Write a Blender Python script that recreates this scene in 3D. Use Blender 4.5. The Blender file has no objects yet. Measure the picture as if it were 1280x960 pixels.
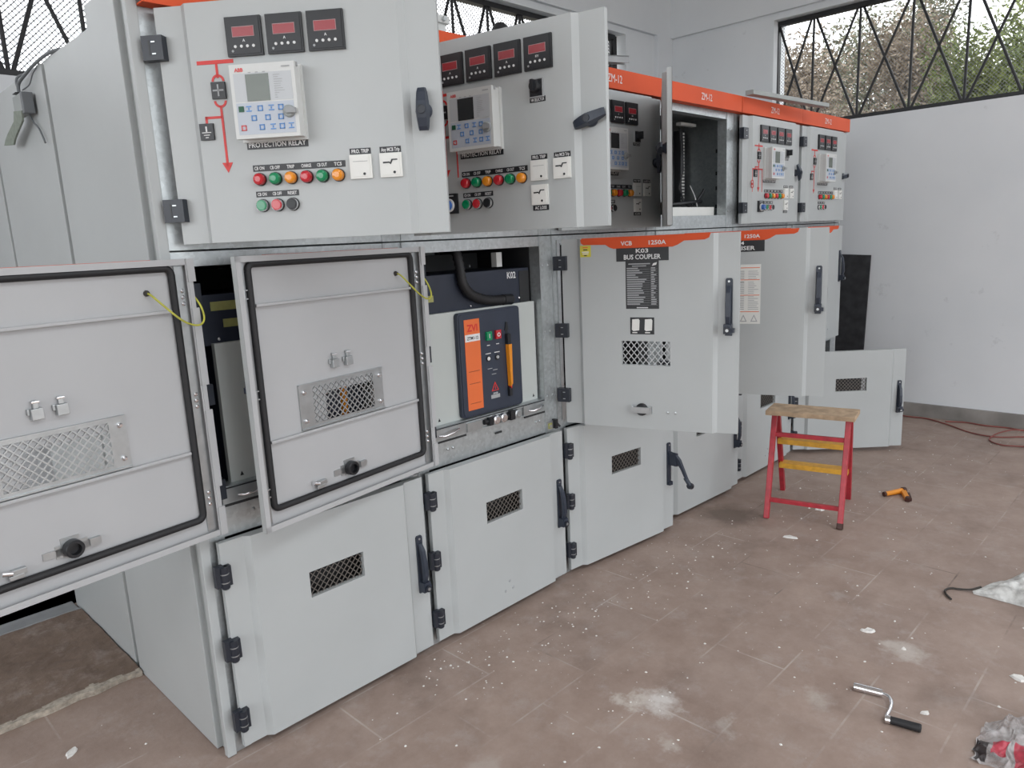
import bpy, bmesh, math, random
from mathutils import Vector, Matrix, noise
rnd = random.Random(7)
sc = bpy.context.scene
COL = sc.collection
PI = math.pi
W = 0.7726                                   # width of one cabinet

# ------------------------------------------------------------------ materials
def nodes(name):
    m = bpy.data.materials.new(name); m.use_nodes = True
    nt = m.node_tree
    return m, nt, nt.nodes['Principled BSDF']

def mat(name, col, rough=0.5, metal=0.0, var=0.0, scale=8.0, bump=0.0, bscale=200.0, spec=None, trans=0.0, alpha=1.0, coat=0.0):
    m, nt, b = nodes(name)
    b.inputs['Base Color'].default_value = (*col, 1)
    b.inputs['Roughness'].default_value = rough
    b.inputs['Metallic'].default_value = metal
    if spec is not None: b.inputs['Specular IOR Level'].default_value = spec
    if trans: b.inputs['Transmission Weight'].default_value = trans
    if coat: b.inputs['Coat Weight'].default_value = coat
    b.inputs['Alpha'].default_value = alpha
    tc = nt.nodes.new('ShaderNodeTexCoord')
    if var > 0:
        n = nt.nodes.new('ShaderNodeTexNoise'); n.inputs['Scale'].default_value = scale
        n.inputs['Detail'].default_value = 6
        r = nt.nodes.new('ShaderNodeValToRGB')
        r.color_ramp.elements[0].position = 0.3; r.color_ramp.elements[1].position = 0.7
        r.color_ramp.elements[0].color = (*[c*(1-var) for c in col], 1)
        r.color_ramp.elements[1].color = (*[min(1, c*(1+var)) for c in col], 1)
        nt.links.new(tc.outputs['Object'], n.inputs['Vector'])
        nt.links.new(n.outputs['Fac'], r.inputs['Fac'])
        nt.links.new(r.outputs['Color'], b.inputs['Base Color'])
    if bump > 0:
        n2 = nt.nodes.new('ShaderNodeTexNoise'); n2.inputs['Scale'].default_value = bscale; n2.inputs['Detail'].default_value = 3
        bp = nt.nodes.new('ShaderNodeBump'); bp.inputs['Strength'].default_value = bump; bp.inputs['Distance'].default_value = 0.002
        nt.links.new(tc.outputs['Object'], n2.inputs['Vector'])
        nt.links.new(n2.outputs['Fac'], bp.inputs['Height'])
        nt.links.new(bp.outputs['Normal'], b.inputs['Normal'])
    return m

def galv_mat(name, col):
    m, nt, b = nodes(name)
    tc = nt.nodes.new('ShaderNodeTexCoord')
    v = nt.nodes.new('ShaderNodeTexVoronoi'); v.inputs['Scale'].default_value = 90
    n = nt.nodes.new('ShaderNodeTexNoise'); n.inputs['Scale'].default_value = 14; n.inputs['Detail'].default_value = 5
    mx = nt.nodes.new('ShaderNodeMix'); mx.data_type = 'RGBA'; mx.inputs['Factor'].default_value = 0.55
    r = nt.nodes.new('ShaderNodeValToRGB')
    r.color_ramp.elements[0].position = 0.25; r.color_ramp.elements[1].position = 0.75
    r.color_ramp.elements[0].color = (*[c*0.86 for c in col], 1); r.color_ramp.elements[1].color = (*[c*1.12 for c in col], 1)
    nt.links.new(tc.outputs['Object'], v.inputs['Vector']); nt.links.new(tc.outputs['Object'], n.inputs['Vector'])
    nt.links.new(v.outputs['Color'], mx.inputs['A']); nt.links.new(n.outputs['Color'], mx.inputs['B'])
    nt.links.new(mx.outputs['Result'], r.inputs['Fac']); nt.links.new(r.outputs['Color'], b.inputs['Base Color'])
    b.inputs['Metallic'].default_value = 0.75; b.inputs['Roughness'].default_value = 0.42
    return m

PAINT = (0.438, 0.458, 0.460)
M = {
 'paint': mat('grey_powder_coat', PAINT, 0.42, var=0.03, scale=3, bump=0.05, bscale=900),
 'pan': mat('grey_inner_paint', (0.44, 0.445, 0.455), 0.45, var=0.03, scale=4),
 'galv': galv_mat('galvanised_steel', (0.50, 0.53, 0.54)),
 'zinc': mat('zinc_plate', (0.47, 0.49, 0.50), 0.34, 0.85, var=0.1, scale=25),
 'chrome': mat('chrome', (0.8, 0.8, 0.82), 0.15, 1.0),
 'orange': mat('orange_paint', (0.66, 0.092, 0.030), 0.6, var=0.05, scale=4, spec=0.25),
 'orange2': mat('orange_label', (0.75, 0.155, 0.04), 0.5, var=0.04, scale=10),
 'white': mat('white_plastic', (0.74, 0.74, 0.71), 0.45, var=0.02, scale=20),
 'print': mat('white_print', (0.72, 0.72, 0.72), 0.6),
 'greyprint': mat('grey_print', (0.36, 0.37, 0.38), 0.6),
 'black': mat('black_plastic', (0.012, 0.013, 0.016), 0.4, var=0.15, scale=20),
 'hinge': mat('dark_blue_black_plastic', (0.018, 0.022, 0.032), 0.38, var=0.1, scale=30),
 'handle': mat('slate_blue_plastic', (0.026, 0.034, 0.052), 0.42, var=0.1, scale=30),
 'navy': mat('navy_plastic', (0.028, 0.036, 0.058), 0.45, var=0.08, scale=12),
 'navy2': mat('navy_housing', (0.02, 0.026, 0.044), 0.5, var=0.1, scale=12),
 'shadefill': mat('shade_fill', (0.02, 0.021, 0.023), 0.6, var=0.2, scale=6),  # near-black: shade in chambers, recesses and gaps put into the colour
 'rubber': mat('black_rubber', (0.014, 0.014, 0.016), 0.6, bump=0.2, bscale=120),
 'red': mat('red_lens', (0.5, 0.015, 0.025), 0.22, coat=0.5),
 'green': mat('green_lens', (0.0, 0.22, 0.085), 0.22, coat=0.5),
 'amber': mat('amber_lens', (0.75, 0.26, 0.012), 0.22, coat=0.5),
 'mimic': mat('red_mimic', (0.62, 0.03, 0.025), 0.45),
 'led': mat('red_display_window', (0.30, 0.022, 0.03), 0.25),
 'ledframe': mat('display_frame', (0.42, 0.25, 0.26), 0.5),
 'lcd': mat('grey_green_screen', (0.125, 0.145, 0.125), 0.25, var=0.05, scale=30),
 'lcddark': mat('dark_screen', (0.03, 0.032, 0.034), 0.2),
 'relay': mat('relay_grey_plastic', (0.62, 0.63, 0.62), 0.45, var=0.02, scale=30),
 'relayp': mat('relay_face_print', (0.50, 0.52, 0.54), 0.45),
 'keypad': mat('keypad_pale_blue', (0.48, 0.52, 0.58), 0.5),
 'blue': mat('blue_key', (0.12, 0.29, 0.62), 0.5),
 'bluek': mat('blue_knob', (0.05, 0.14, 0.42), 0.4),
 'dgreen': mat('dark_green_key', (0.01, 0.09, 0.045), 0.5),
 'redkey': mat('red_key', (0.7, 0.10, 0.10), 0.5),
 'yellow': mat('yellow_label', (0.62, 0.56, 0.06), 0.55, var=0.08, scale=40),
 'yellowdark': mat('faded_yellow_label', (0.34, 0.34, 0.12), 0.6, var=0.1, scale=40),
 'wireyellow': mat('yellow_green_wire', (0.46, 0.45, 0.06), 0.45, var=0.3, scale=30),
 'leadwire': mat('grey_lead', (0.14, 0.15, 0.16), 0.5),
 'tag': mat('grey_green_strap', (0.22, 0.25, 0.21), 0.7, var=0.15, scale=60),
 'ladderred': mat('ladder_red_paint', (0.42, 0.028, 0.042), 0.4, var=0.18, scale=30),
 'ladderyellow': mat('ladder_yellow_paint', (0.68, 0.36, 0.035), 0.5, var=0.15, scale=30, bump=0.3, bscale=150),
 'wood': mat('worn_plywood', (0.46, 0.33, 0.215), 0.8, var=0.25, scale=22, bump=0.5, bscale=120),
 'soot': mat('black_sheet', (0.028, 0.028, 0.031), 0.55, var=0.45, scale=14),
 'cable': mat('red_cable', (0.22, 0.06, 0.05), 0.6, var=0.2, scale=12),
 'toolorange': mat('tool_orange', (0.72, 0.26, 0.02), 0.4),
 'brown': mat('tool_brown', (0.05, 0.014, 0.008), 0.5),
 'chip': mat('white_plaster', (0.72, 0.70, 0.67), 0.9, var=0.08, scale=60),
 'mortar': mat('pale_mortar', (0.42, 0.37, 0.31), 0.95, var=0.35, scale=60, bump=0.8, bscale=90),
 'window': mat('dark_steel_bars', (0.012, 0.012, 0.014), 0.5, var=0.2, scale=10),
 'net': mat('grey_wire_net', (0.13, 0.13, 0.14), 0.6),
 'steelwire': mat('dark_wire', (0.05, 0.045, 0.04), 0.5, 0.4),
 'bark': mat('bark', (0.10, 0.075, 0.05), 0.9, var=0.3, scale=12),
 'wrapblack': mat('film_black_print', (0.03, 0.022, 0.022), 0.4, var=0.3, scale=60),
 'wrapred': mat('film_red_print', (0.42, 0.05, 0.075), 0.4, var=0.3, scale=40),
 'trench': mat('trench_dark', (0.02, 0.02, 0.02), 0.9, var=0.2, scale=8),  # near-black: the darkness down in the trench is put into the colour
 'seam': mat('seam_strip', (0.30, 0.32, 0.315), 0.5, var=0.06, scale=10),
 'grille': mat('brown_grey_mesh', (0.17, 0.155, 0.14), 0.5, 0.3),
 'plate': mat('breaker_grey_plate', (0.50, 0.53, 0.515), 0.45, var=0.02, scale=6),
 'galvshade': galv_mat('shaded_galvanised', (0.26, 0.28, 0.285)),  # darker copy of the galvanised steel; compartment shade put into its colour
 'gray': mat('grey_trim_strip', (0.30, 0.31, 0.32), 0.6, var=0.12, scale=10),
 'grime': mat('dark_mark', (0.04, 0.035, 0.035), 0.9),
}

def leaf_mat(name, a, b2):
    m, nt, b = nodes(name)
    tc = nt.nodes.new('ShaderNodeTexCoord')
    n = nt.nodes.new('ShaderNodeTexNoise'); n.inputs['Scale'].default_value = 2.5; n.inputs['Detail'].default_value = 6
    r = nt.nodes.new('ShaderNodeValToRGB'); r.color_ramp.elements[0].position = .35; r.color_ramp.elements[1].position = .65
    r.color_ramp.elements[0].color = (*a, 1); r.color_ramp.elements[1].color = (*b2, 1)
    nt.links.new(tc.outputs['Object'], n.inputs['Vector']); nt.links.new(n.outputs['Fac'], r.inputs['Fac'])
    nt.links.new(r.outputs['Color'], b.inputs['Base Color']); b.inputs['Roughness'].default_value = .7
    return m
M['leafdry'] = leaf_mat('dry_leaf', (0.13, 0.10, 0.066), (0.25, 0.195, 0.14))
M['leafgreen'] = leaf_mat('green_leaf', (0.06, 0.088, 0.012), (0.17, 0.20, 0.042))
M['leafolive'] = leaf_mat('olive_leaf', (0.075, 0.082, 0.045), (0.15, 0.15, 0.09))

def film_mat(name, col, alpha):
    m, nt, b = nodes(name)
    b.inputs['Base Color'].default_value = (*col, 1); b.inputs['Roughness'].default_value = 0.3
    tc = nt.nodes.new('ShaderNodeTexCoord'); n = nt.nodes.new('ShaderNodeTexNoise'); n.inputs['Scale'].default_value = 30; n.inputs['Detail'].default_value = 4
    mr = nt.nodes.new('ShaderNodeMapRange'); mr.inputs['From Min'].default_value = .35; mr.inputs['From Max'].default_value = .65
    mr.inputs['To Min'].default_value = alpha*0.6; mr.inputs['To Max'].default_value = min(1, alpha*1.4)
    nt.links.new(tc.outputs['Object'], n.inputs['Vector']); nt.links.new(n.outputs['Fac'], mr.inputs['Value'])
    nt.links.new(mr.outputs['Result'], b.inputs['Alpha'])
    return m
M['bag'] = film_mat('white_plastic_bag', (0.62, 0.62, 0.60), 0.85)
M['film'] = film_mat('clear_wrinkled_film', (0.50, 0.48, 0.48), 0.55)

def wall_mat():
    m, nt, b = nodes('painted_plaster')
    tc = nt.nodes.new('ShaderNodeTexCoord')
    n = nt.nodes.new('ShaderNodeTexNoise'); n.inputs['Scale'].default_value = 1.6; n.inputs['Detail'].default_value = 8
    r = nt.nodes.new('ShaderNodeValToRGB')
    r.color_ramp.elements[0].position = .3; r.color_ramp.elements[1].position = .7
    r.color_ramp.elements[0].color = (0.64, 0.66, 0.685, 1); r.color_ramp.elements[1].color = (0.70, 0.715, 0.735, 1)
    # small scuffs
    n2 = nt.nodes.new('ShaderNodeTexNoise'); n2.inputs['Scale'].default_value = 5.5; n2.inputs['Detail'].default_value = 5; n2.inputs['Roughness'].default_value = .65
    r2 = nt.nodes.new('ShaderNodeValToRGB'); r2.color_ramp.elements[0].position = .655; r2.color_ramp.elements[1].position = .74
    r2.color_ramp.elements[0].color = (0, 0, 0, 1); r2.color_ramp.elements[1].color = (.35, .35, .35, 1)
    mx = nt.nodes.new('ShaderNodeMix'); mx.data_type = 'RGBA'
    mx.inputs['B'].default_value = (0.34, 0.345, 0.355, 1)
    for k in (n, n2): nt.links.new(tc.outputs['Object'], k.inputs['Vector'])
    nt.links.new(n.outputs['Fac'], r.inputs['Fac']); nt.links.new(n2.outputs['Fac'], r2.inputs['Fac'])
    nt.links.new(r2.outputs['Color'], mx.inputs['Factor']); nt.links.new(r.outputs['Color'], mx.inputs['A'])
    nt.links.new(mx.outputs['Result'], b.inputs['Base Color']); b.inputs['Roughness'].default_value = .7
    return m
M['wall'] = wall_mat()

def floor_mat(name, slab=False):
    m, nt, b = nodes(name); L = nt.links.new; N = nt.nodes.new
    tc = N('ShaderNodeTexCoord')
    def noise_(sc_, det=6, ro=.6, vec=None):
        n = N('ShaderNodeTexNoise'); n.inputs['Scale'].default_value = sc_; n.inputs['Detail'].default_value = det; n.inputs['Roughness'].default_value = ro
        L(vec or tc.outputs['Object'], n.inputs['Vector']); return n
    def ramp(src, p0, c0, p1, c1):
        r = N('ShaderNodeValToRGB'); r.color_ramp.elements[0].position = p0; r.color_ramp.elements[1].position = p1
        r.color_ramp.elements[0].color = (*c0, 1); r.color_ramp.elements[1].color = (*c1, 1); L(src, r.inputs['Fac']); return r.outputs['Color']
    def mix(f, a, c):
        x = N('ShaderNodeMix'); x.data_type = 'RGBA'
        if hasattr(f, 'links'): L(f, x.inputs['Factor'])
        else: x.inputs['Factor'].default_value = f
        for s, k in ((a, 'A'), (c, 'B')):
            if hasattr(s, 'links'): L(s, x.inputs[k])
            else: x.inputs[k].default_value = (*s, 1)
        return x.outputs['Result']
    base = ramp(noise_(4.2, 10, .74).outputs['Fac'], .32, (0.275, 0.198, 0.162) if not slab else (0.15, 0.10, 0.072), .68, (0.385, 0.295, 0.25) if not slab else (0.235, 0.168, 0.128))
    if not slab:
        mp = N('ShaderNodeMapping'); mp.inputs['Location'].default_value = (0.12, 0.045, 0); L(tc.outputs['Object'], mp.inputs['Vector'])
        br = N('ShaderNodeTexBrick'); br.inputs['Scale'].default_value = 1.0
        br.inputs['Brick Width'].default_value = .455; br.inputs['Row Height'].default_value = .255
        br.inputs['Mortar Size'].default_value = .0035; br.inputs['Mortar Smooth'].default_value = .2
        br.inputs['Color1'].default_value = (.42, .42, .42, 1); br.inputs['Color2'].default_value = (.58, .58, .58, 1); br.inputs['Mortar'].default_value = (.5, .5, .5, 1)
        L(mp.outputs['Vector'], br.inputs['Vector'])
        tone = ramp(br.outputs['Color'], .4, (.955, .955, .96), .6, (1.04, 1.035, 1.03))
        mm = N('ShaderNodeMix'); mm.data_type = 'RGBA'; mm.blend_type = 'MULTIPLY'; mm.inputs['Factor'].default_value = 1
        L(base, mm.inputs['A']); L(tone, mm.inputs['B']); base = mm.outputs['Result']
        # joints: some dark, some filled with pale dust, some worn away
        jf = noise_(1.7, 3, .5)
        jcol = ramp(jf.outputs['Fac'], .40, (0.105, 0.075, 0.062), .50, (0.50, 0.43, 0.39))
        jm = ramp(noise_(3.7, 5, .65).outputs['Fac'], .47, (.04, .04, .04), .64, (.75, .75, .75))
        f = N('ShaderNodeMath'); f.operation = 'MULTIPLY'; L(br.outputs['Fac'], f.inputs[0]); L(jm, f.inputs[1])
        base = mix(f.outputs['Value'], base, jcol)
    # pale plaster smears and dust
    sm = ramp(noise_(7.5, 10, .78).outputs['Fac'], .52, (0, 0, 0), .70, (.62, .62, .62))
    base = mix(sm, base, (0.42, 0.36, 0.33))
    # fine white specks
    sp = ramp(noise_(38, 3, .6).outputs['Fac'], .70, (0, 0, 0), .745, (.7, .7, .7))
    sz = ramp(noise_(1.3, 3, .5).outputs['Fac'], .45, (0, 0, 0), .6, (1, 1, 1))
    ff = N('ShaderNodeMath'); ff.operation = 'MULTIPLY'; L(sp, ff.inputs[0]); L(sz, ff.inputs[1])
    base = mix(ff.outputs['Value'], base, (0.58, 0.54, 0.50))
    if not slab:
        # splashes of white plaster at fixed places, and one dark oily patch
        geo = N('ShaderNodeNewGeometry')
        warp = noise_(9, 5, .7); wv = N('ShaderNodeVectorMath'); wv.operation = 'SUBTRACT'; wv.inputs[1].default_value = (.5, .5, .5); L(warp.outputs['Color'], wv.inputs[0])
        ws = N('ShaderNodeVectorMath'); ws.operation = 'SCALE'; ws.inputs['Scale'].default_value = .22; L(wv.outputs['Vector'], ws.inputs[0])
        wa = N('ShaderNodeVectorMath'); wa.operation = 'ADD'; L(geo.outputs['Position'], wa.inputs[0]); L(ws.outputs['Vector'], wa.inputs[1])
        for cx, cy, rr, colr, amt in ((1.04, -.835, .085, (.66, .62, .59), .9), (.985, -.765, .055, (.60, .55, .50), .8), (1.85, -1.33, .085, (.56, .51, .47), .7), (.88, -.98, .05, (.52, .47, .43), .6), (1.08, -1.05, .05, (.52, .47, .43), .6), (2.12, -1.0, .06, (.48, .42, .39), .6), (1.38, -1.22, .06, (.50, .45, .41), .55), (.45, -.62, .07, (.48, .42, .38), .5), (2.64, -.23, .20, (.11, .078, .06), .75)):
            ds = N('ShaderNodeVectorMath'); ds.operation = 'DISTANCE'; ds.inputs[1].default_value = (cx, cy, 0); L(wa.outputs['Vector'], ds.inputs[0])
            rp = ramp(ds.outputs['Value'], rr*.35, (amt, amt, amt), rr, (0, 0, 0)); base = mix(rp, base, colr)
    # dark damp stains
    st = ramp(noise_(2.3, 6, .62).outputs['Fac'], .56, (0, 0, 0), .74, (.55, .55, .55))
    base = mix(st, base, (0.15, 0.105, 0.084) if not slab else (.10, .065, .045))
    L(base, b.inputs['Base Color']); b.inputs['Roughness'].default_value = .62
    bp = N('ShaderNodeBump'); bp.inputs['Strength'].default_value = .35 if not slab else .9; bp.inputs['Distance'].default_value = .004
    L(noise_(45 if not slab else 30, 6).outputs['Fac'], bp.inputs['Height']); L(bp.outputs['Normal'], b.inputs['Normal'])
    return m
M['floor'] = floor_mat('brown_floor_tiles')
M['slab'] = floor_mat('brown_screed', True)
M['skirt'] = mat('cement_skirting', (0.24, 0.225, 0.21), .85, var=.25, scale=5, bump=.4, bscale=60)
M['ceil'] = mat('ceiling_plaster', (0.78, 0.79, 0.80), .8, var=.03, scale=2)
M['ground'] = mat('outside_ground', (0.25, 0.22, 0.17), .95, var=.2, scale=1)

# ------------------------------------------------------------------ mesh builder
_txt = {}
def text_geo(s, bold=0.0):
    k = (s, bold)
    if k in _txt: return _txt[k]
    cu = bpy.data.curves.new('lettering', 'FONT'); cu.body = s; cu.size = 1.0; cu.resolution_u = 2
    cu.offset = bold; cu.fill_mode = 'FRONT'
    ob = bpy.data.objects.new('lettering', cu); COL.objects.link(ob)
    dg = bpy.context.evaluated_depsgraph_get(); me = bpy.data.meshes.new_from_object(ob.evaluated_get(dg))
    v = [(p.co.x, p.co.y) for p in me.vertices]; f = [tuple(p.vertices) for p in me.polygons]
    bpy.data.objects.remove(ob); bpy.data.curves.remove(cu); bpy.data.meshes.remove(me)
    if v:
        x0 = min(p[0] for p in v); x1 = max(p[0] for p in v); y0 = min(p[1] for p in v); y1 = max(p[1] for p in v)
    else: x0 = x1 = y0 = y1 = 0
    _txt[k] = (v, f, x0, x1, y0, y1)
    return _txt[k]

class MB:
    def __init__(s): s.v = []; s.f = []; s.m = []; s.mats = []; s.sm = []
    def mi(s, m):
        if m not in s.mats: s.mats.append(m)
        return s.mats.index(m)
    def add(s, vs, fs, m, smooth=False):
        o = len(s.v); s.v += [tuple(p) for p in vs]; i = s.mi(m)
        for f in fs: s.f.append(tuple(o+k for k in f)); s.m.append(i); s.sm.append(smooth)
    def box(s, x0, x1, y0, y1, z0, z1, m):
        vs = [(x, y, z) for z in (z0, z1) for y in (y0, y1) for x in (x0, x1)]
        s.add(vs, [(0, 2, 3, 1), (4, 5, 7, 6), (0, 1, 5, 4), (2, 6, 7, 3), (0, 4, 6, 2), (1, 3, 7, 5)], m)
    def beam(s, p0, p1, w, h, m, up=(0, 0, 1)):
        p0, p1 = Vector(p0), Vector(p1); d = (p1-p0).normalized(); u = Vector(up)
        if abs(d.dot(u)) > .98: u = Vector((1, 0, 0))
        a = d.cross(u).normalized()*w/2; b = a.cross(d).normalized()*h/2
        vs = [p+e for p in (p0, p1) for e in (-a-b, a-b, a+b, -a+b)]
        s.add(vs, [(3, 2, 1, 0), (4, 5, 6, 7), (0, 1, 5, 4), (1, 2, 6, 5), (2, 3, 7, 6), (3, 0, 4, 7)], m)
    def cyl(s, p0, p1, r0, m, r1=None, seg=16, caps=True, smooth=True):
        r1 = r0 if r1 is None else r1
        p0, p1 = Vector(p0), Vector(p1); d = (p1-p0).normalized(); u = Vector((0, 0, 1)) if abs(d.z) < .9 else Vector((1, 0, 0))
        a = d.cross(u).normalized(); b = a.cross(d)
        vs = []
        for p, r in ((p0, r0), (p1, r1)):
            for i in range(seg):
                t = 2*PI*i/seg; vs.append(p+a*math.cos(t)*r+b*math.sin(t)*r)
        s.add(vs, [(i, seg+i, seg+(i+1) % seg, (i+1) % seg) for i in range(seg)], m, smooth)
        if caps: s.add(vs, [tuple(range(seg)), tuple(reversed(range(seg, 2*seg)))], m)
    def lathe(s, c, ax, prof, m, seg=18):
        # profile list of (distance along ax, radius)
        for (a, r0), (b, r1) in zip(prof, prof[1:]):
            c0 = Vector(c)+Vector(ax)*a; c1 = Vector(c)+Vector(ax)*b
            if (c1-c0).length < 1e-7:
                c1 = c1+Vector(ax)*1e-5
            s.cyl(c0, c1, max(r0, 1e-5), m, max(r1, 1e-5), seg, False, True)
    def tube(s, pts, r, m, seg=8, taper=None):
        pts = [Vector(p) for p in pts]; n = len(pts); vs = []; prev = None
        for i, p in enumerate(pts):
            d = (pts[min(i+1, n-1)]-pts[max(i-1, 0)]).normalized()
            if prev is None:
                u = Vector((0, 0, 1)) if abs(d.z) < .9 else Vector((1, 0, 0)); a = d.cross(u).normalized()
            else: a = (prev-d*prev.dot(d)).normalized()
            prev = a; b = d.cross(a); rr = r if taper is None else taper[i]
            for k in range(seg):
                t = 2*PI*k/seg; vs.append(p+a*math.cos(t)*rr+b*math.sin(t)*rr)
        fs = [(i*seg+k, i*seg+(k+1) % seg, (i+1)*seg+(k+1) % seg, (i+1)*seg+k) for i in range(n-1) for k in range(seg)]
        s.add(vs, fs, m, True)
        s.add(vs[:seg], [tuple(reversed(range(seg)))], m); s.add(vs[-seg:], [tuple(range(seg))], m)
    def prism(s, poly, y0, y1, m):
        # polygon in (x,z), extruded along y
        n = len(poly); ar = sum(poly[i][0]*poly[(i+1) % n][1]-poly[(i+1) % n][0]*poly[i][1] for i in range(n))
        if ar < 0: poly = poly[::-1]
        vs = [(x, y0, z) for x, z in poly]+[(x, y1, z) for x, z in poly]
        s.add(vs, [tuple(range(n)), tuple(reversed(range(n, 2*n)))]+[(i, n+i, n+(i+1) % n, (i+1) % n) for i in range(n)], m)
    def text(s, t, cx, z, h, y, m, width=None, bold=0.02, left=False):
        v, f, x0, x1, y0, y1 = text_geo(t, bold)
        if not v: return
        k = h/0.72; kx = k if width is None else width/(x1-x0)
        ox = cx-kx*(x0 if left else (x0+x1)/2)
        s.add([(ox+kx*p[0], y, z+k*p[1]) for p in v], f, m)
    def mesh(s, name):
        me = bpy.data.meshes.new(name); me.from_pydata(s.v, [], s.f)
        for m in s.mats: me.materials.append(M[m])
        me.polygons.foreach_set('material_index', s.m); me.polygons.foreach_set('use_smooth', s.sm)
        me.update(); return me

def obj(name, mb, parent=None, loc=(0, 0, 0), rot=(0, 0, 0), bevel=0):
    me = mb.mesh(name) if isinstance(mb, MB) else mb
    o = bpy.data.objects.new(name, me); COL.objects.link(o); o.location = loc; o.rotation_euler = rot
    if parent: o.parent = parent
    if bevel:
        b = o.modifiers.new('edge', 'BEVEL'); b.width = bevel; b.segments = 2; b.limit_method = 'ANGLE'; b.angle_limit = math.radians(40)
    return o
def tag(o, label, cat, group=None, kind=None):
    o['label'] = label; o['category'] = cat
    if group: o['group'] = group
    if kind: o['kind'] = kind
    return o
def thing(name, label, cat, loc=(0, 0, 0), rz=0, group=None):
    o = bpy.data.objects.new(name, None); COL.objects.link(o); o.location = loc; o.rotation_euler = (0, 0, rz)
    o.empty_display_size = .1
    return tag(o, label, cat, group)
def struct(name, mb, parent=None):
    o = obj(name, mb, parent)
    if parent is None: o['kind'] = 'structure'
    return o

# ------------------------------------------------------------------ room
XF, YB, ZC = 5.40, 1.86, 4.3            # far wall, back wall, ceiling
XL, YF = -6.0, -7.0
SILL, HEAD = 2.30, 3.16
TX = 0.6                              # trench runs left of the cabinets
b = MB()
def fl(x0, x1, y0, y1): b.add([(x0, y0, 0), (x1, y0, 0), (x1, y1, 0), (x0, y1, 0)], [(0, 1, 2, 3)], 'floor')
fl(XL, XF, YF, 1.515); fl(TX, XF, 1.515, YB)
b.add([(XL, 1.515, 0), (TX, 1.515, 0), (TX, 1.515, -.5), (XL, 1.515, -.5)], [(0, 1, 2, 3)], 'trench')
b.add([(XL, YB, 0), (TX, YB, 0), (TX, YB, -.5), (XL, YB, -.5)], [(3, 2, 1, 0)], 'trench')
b.add([(TX, 1.515, 0), (TX, YB, 0), (TX, YB, -.5), (TX, 1.515, -.5)], [(0, 1, 2, 3)], 'trench')
b.add([(XL, 1.515, -.5), (TX, 1.515, -.5), (TX, YB, -.5), (XL, YB, -.5)], [(0, 1, 2, 3)], 'trench')
struct('floor', b)

T = 0.22
b = MB()  # far wall with its window opening
WY1, WY0 = 0.87, -5.2
b.box(XF, XF+T, YF, YB+T, 0, SILL, 'wall'); b.box(XF, XF+T, YF, YB+T, HEAD, ZC, 'wall')
b.box(XF, XF+T, WY1, YB+T, SILL, HEAD, 'wall'); b.box(XF, XF+T, YF, WY0, SILL, HEAD, 'wall')
struct('wall_right', b)
b = MB()  # back wall
BX0, BX1 = -2.2, 4.72
b.box(XL, XF, YB, YB+T, -.5, SILL, 'wall'); b.box(XL, XF, YB, YB+T, HEAD, ZC, 'wall')
b.box(XL, BX0, YB, YB+T, SILL, HEAD, 'wall'); b.box(BX1, XF, YB, YB+T, SILL, HEAD, 'wall')
struct('wall_back', b)
b = MB()  # ring beam along both walls and the corner column
b.box(XL, XF-.035, YB-.035, YB, 3.21, ZC, 'wall'); b.box(XF-.035, XF, YF, YB-.0, 3.21, ZC, 'wall')
b.box(XF-.25, XF, YB-.035, YB, 0, 3.21, 'wall')
struct('trim_1', b)
b = MB(); b.box(XF-.03, XF, -6.9, YB-.04, 0, .10, 'skirt'); struct('baseboard_right', b)
b = MB()  # unseen ceiling; its long skylight is added to brighten floor and walls
SX0, SX1, SY0, SY1 = -3.5, 5.0, -4.6, -3.0
b.box(XL-T, SX0, YF-T, YB+T, ZC, ZC+.15, 'ceil'); b.box(SX1, XF+T, YF-T, YB+T, ZC, ZC+.15, 'ceil')
b.box(SX0, SX1, YF-T, SY0, ZC, ZC+.15, 'ceil'); b.box(SX0, SX1, SY1, YB+T, ZC, ZC+.15, 'ceil')
struct('ceiling', b)
b = MB()  # unseen front wall; its wide opening is added to let daylight in
b.box(XL, -1.5, YF-T, YF, 0, ZC, 'wall'); b.box(3.4, XF+T, YF-T, YF, 0, ZC, 'wall'); b.box(-1.5, 3.4, YF-T, YF, 3.5, ZC, 'wall')
struct('wall_front', b)
b = MB()  # unseen left wall; its big stepped opening is added and shaped for side light
b.box(XL-T, XL, YF, -4.4, 0, ZC, 'wall'); b.box(XL-T, XL, 1.6, YB+T, 0, ZC, 'wall'); b.box(XL-T, XL, -4.4, 1.6, 4.1, ZC, 'wall'); b.box(XL-T, XL, -1.4, 1.6, 0, 1.4, 'wall')
struct('wall_left', b)
b = MB(); b.add([(-40, -40, -.52), (40, -40, -.52), (40, 40, -.52), (-40, 40, -.52)], [(0, 1, 2, 3)], 'ground'); struct('ground', b)

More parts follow.
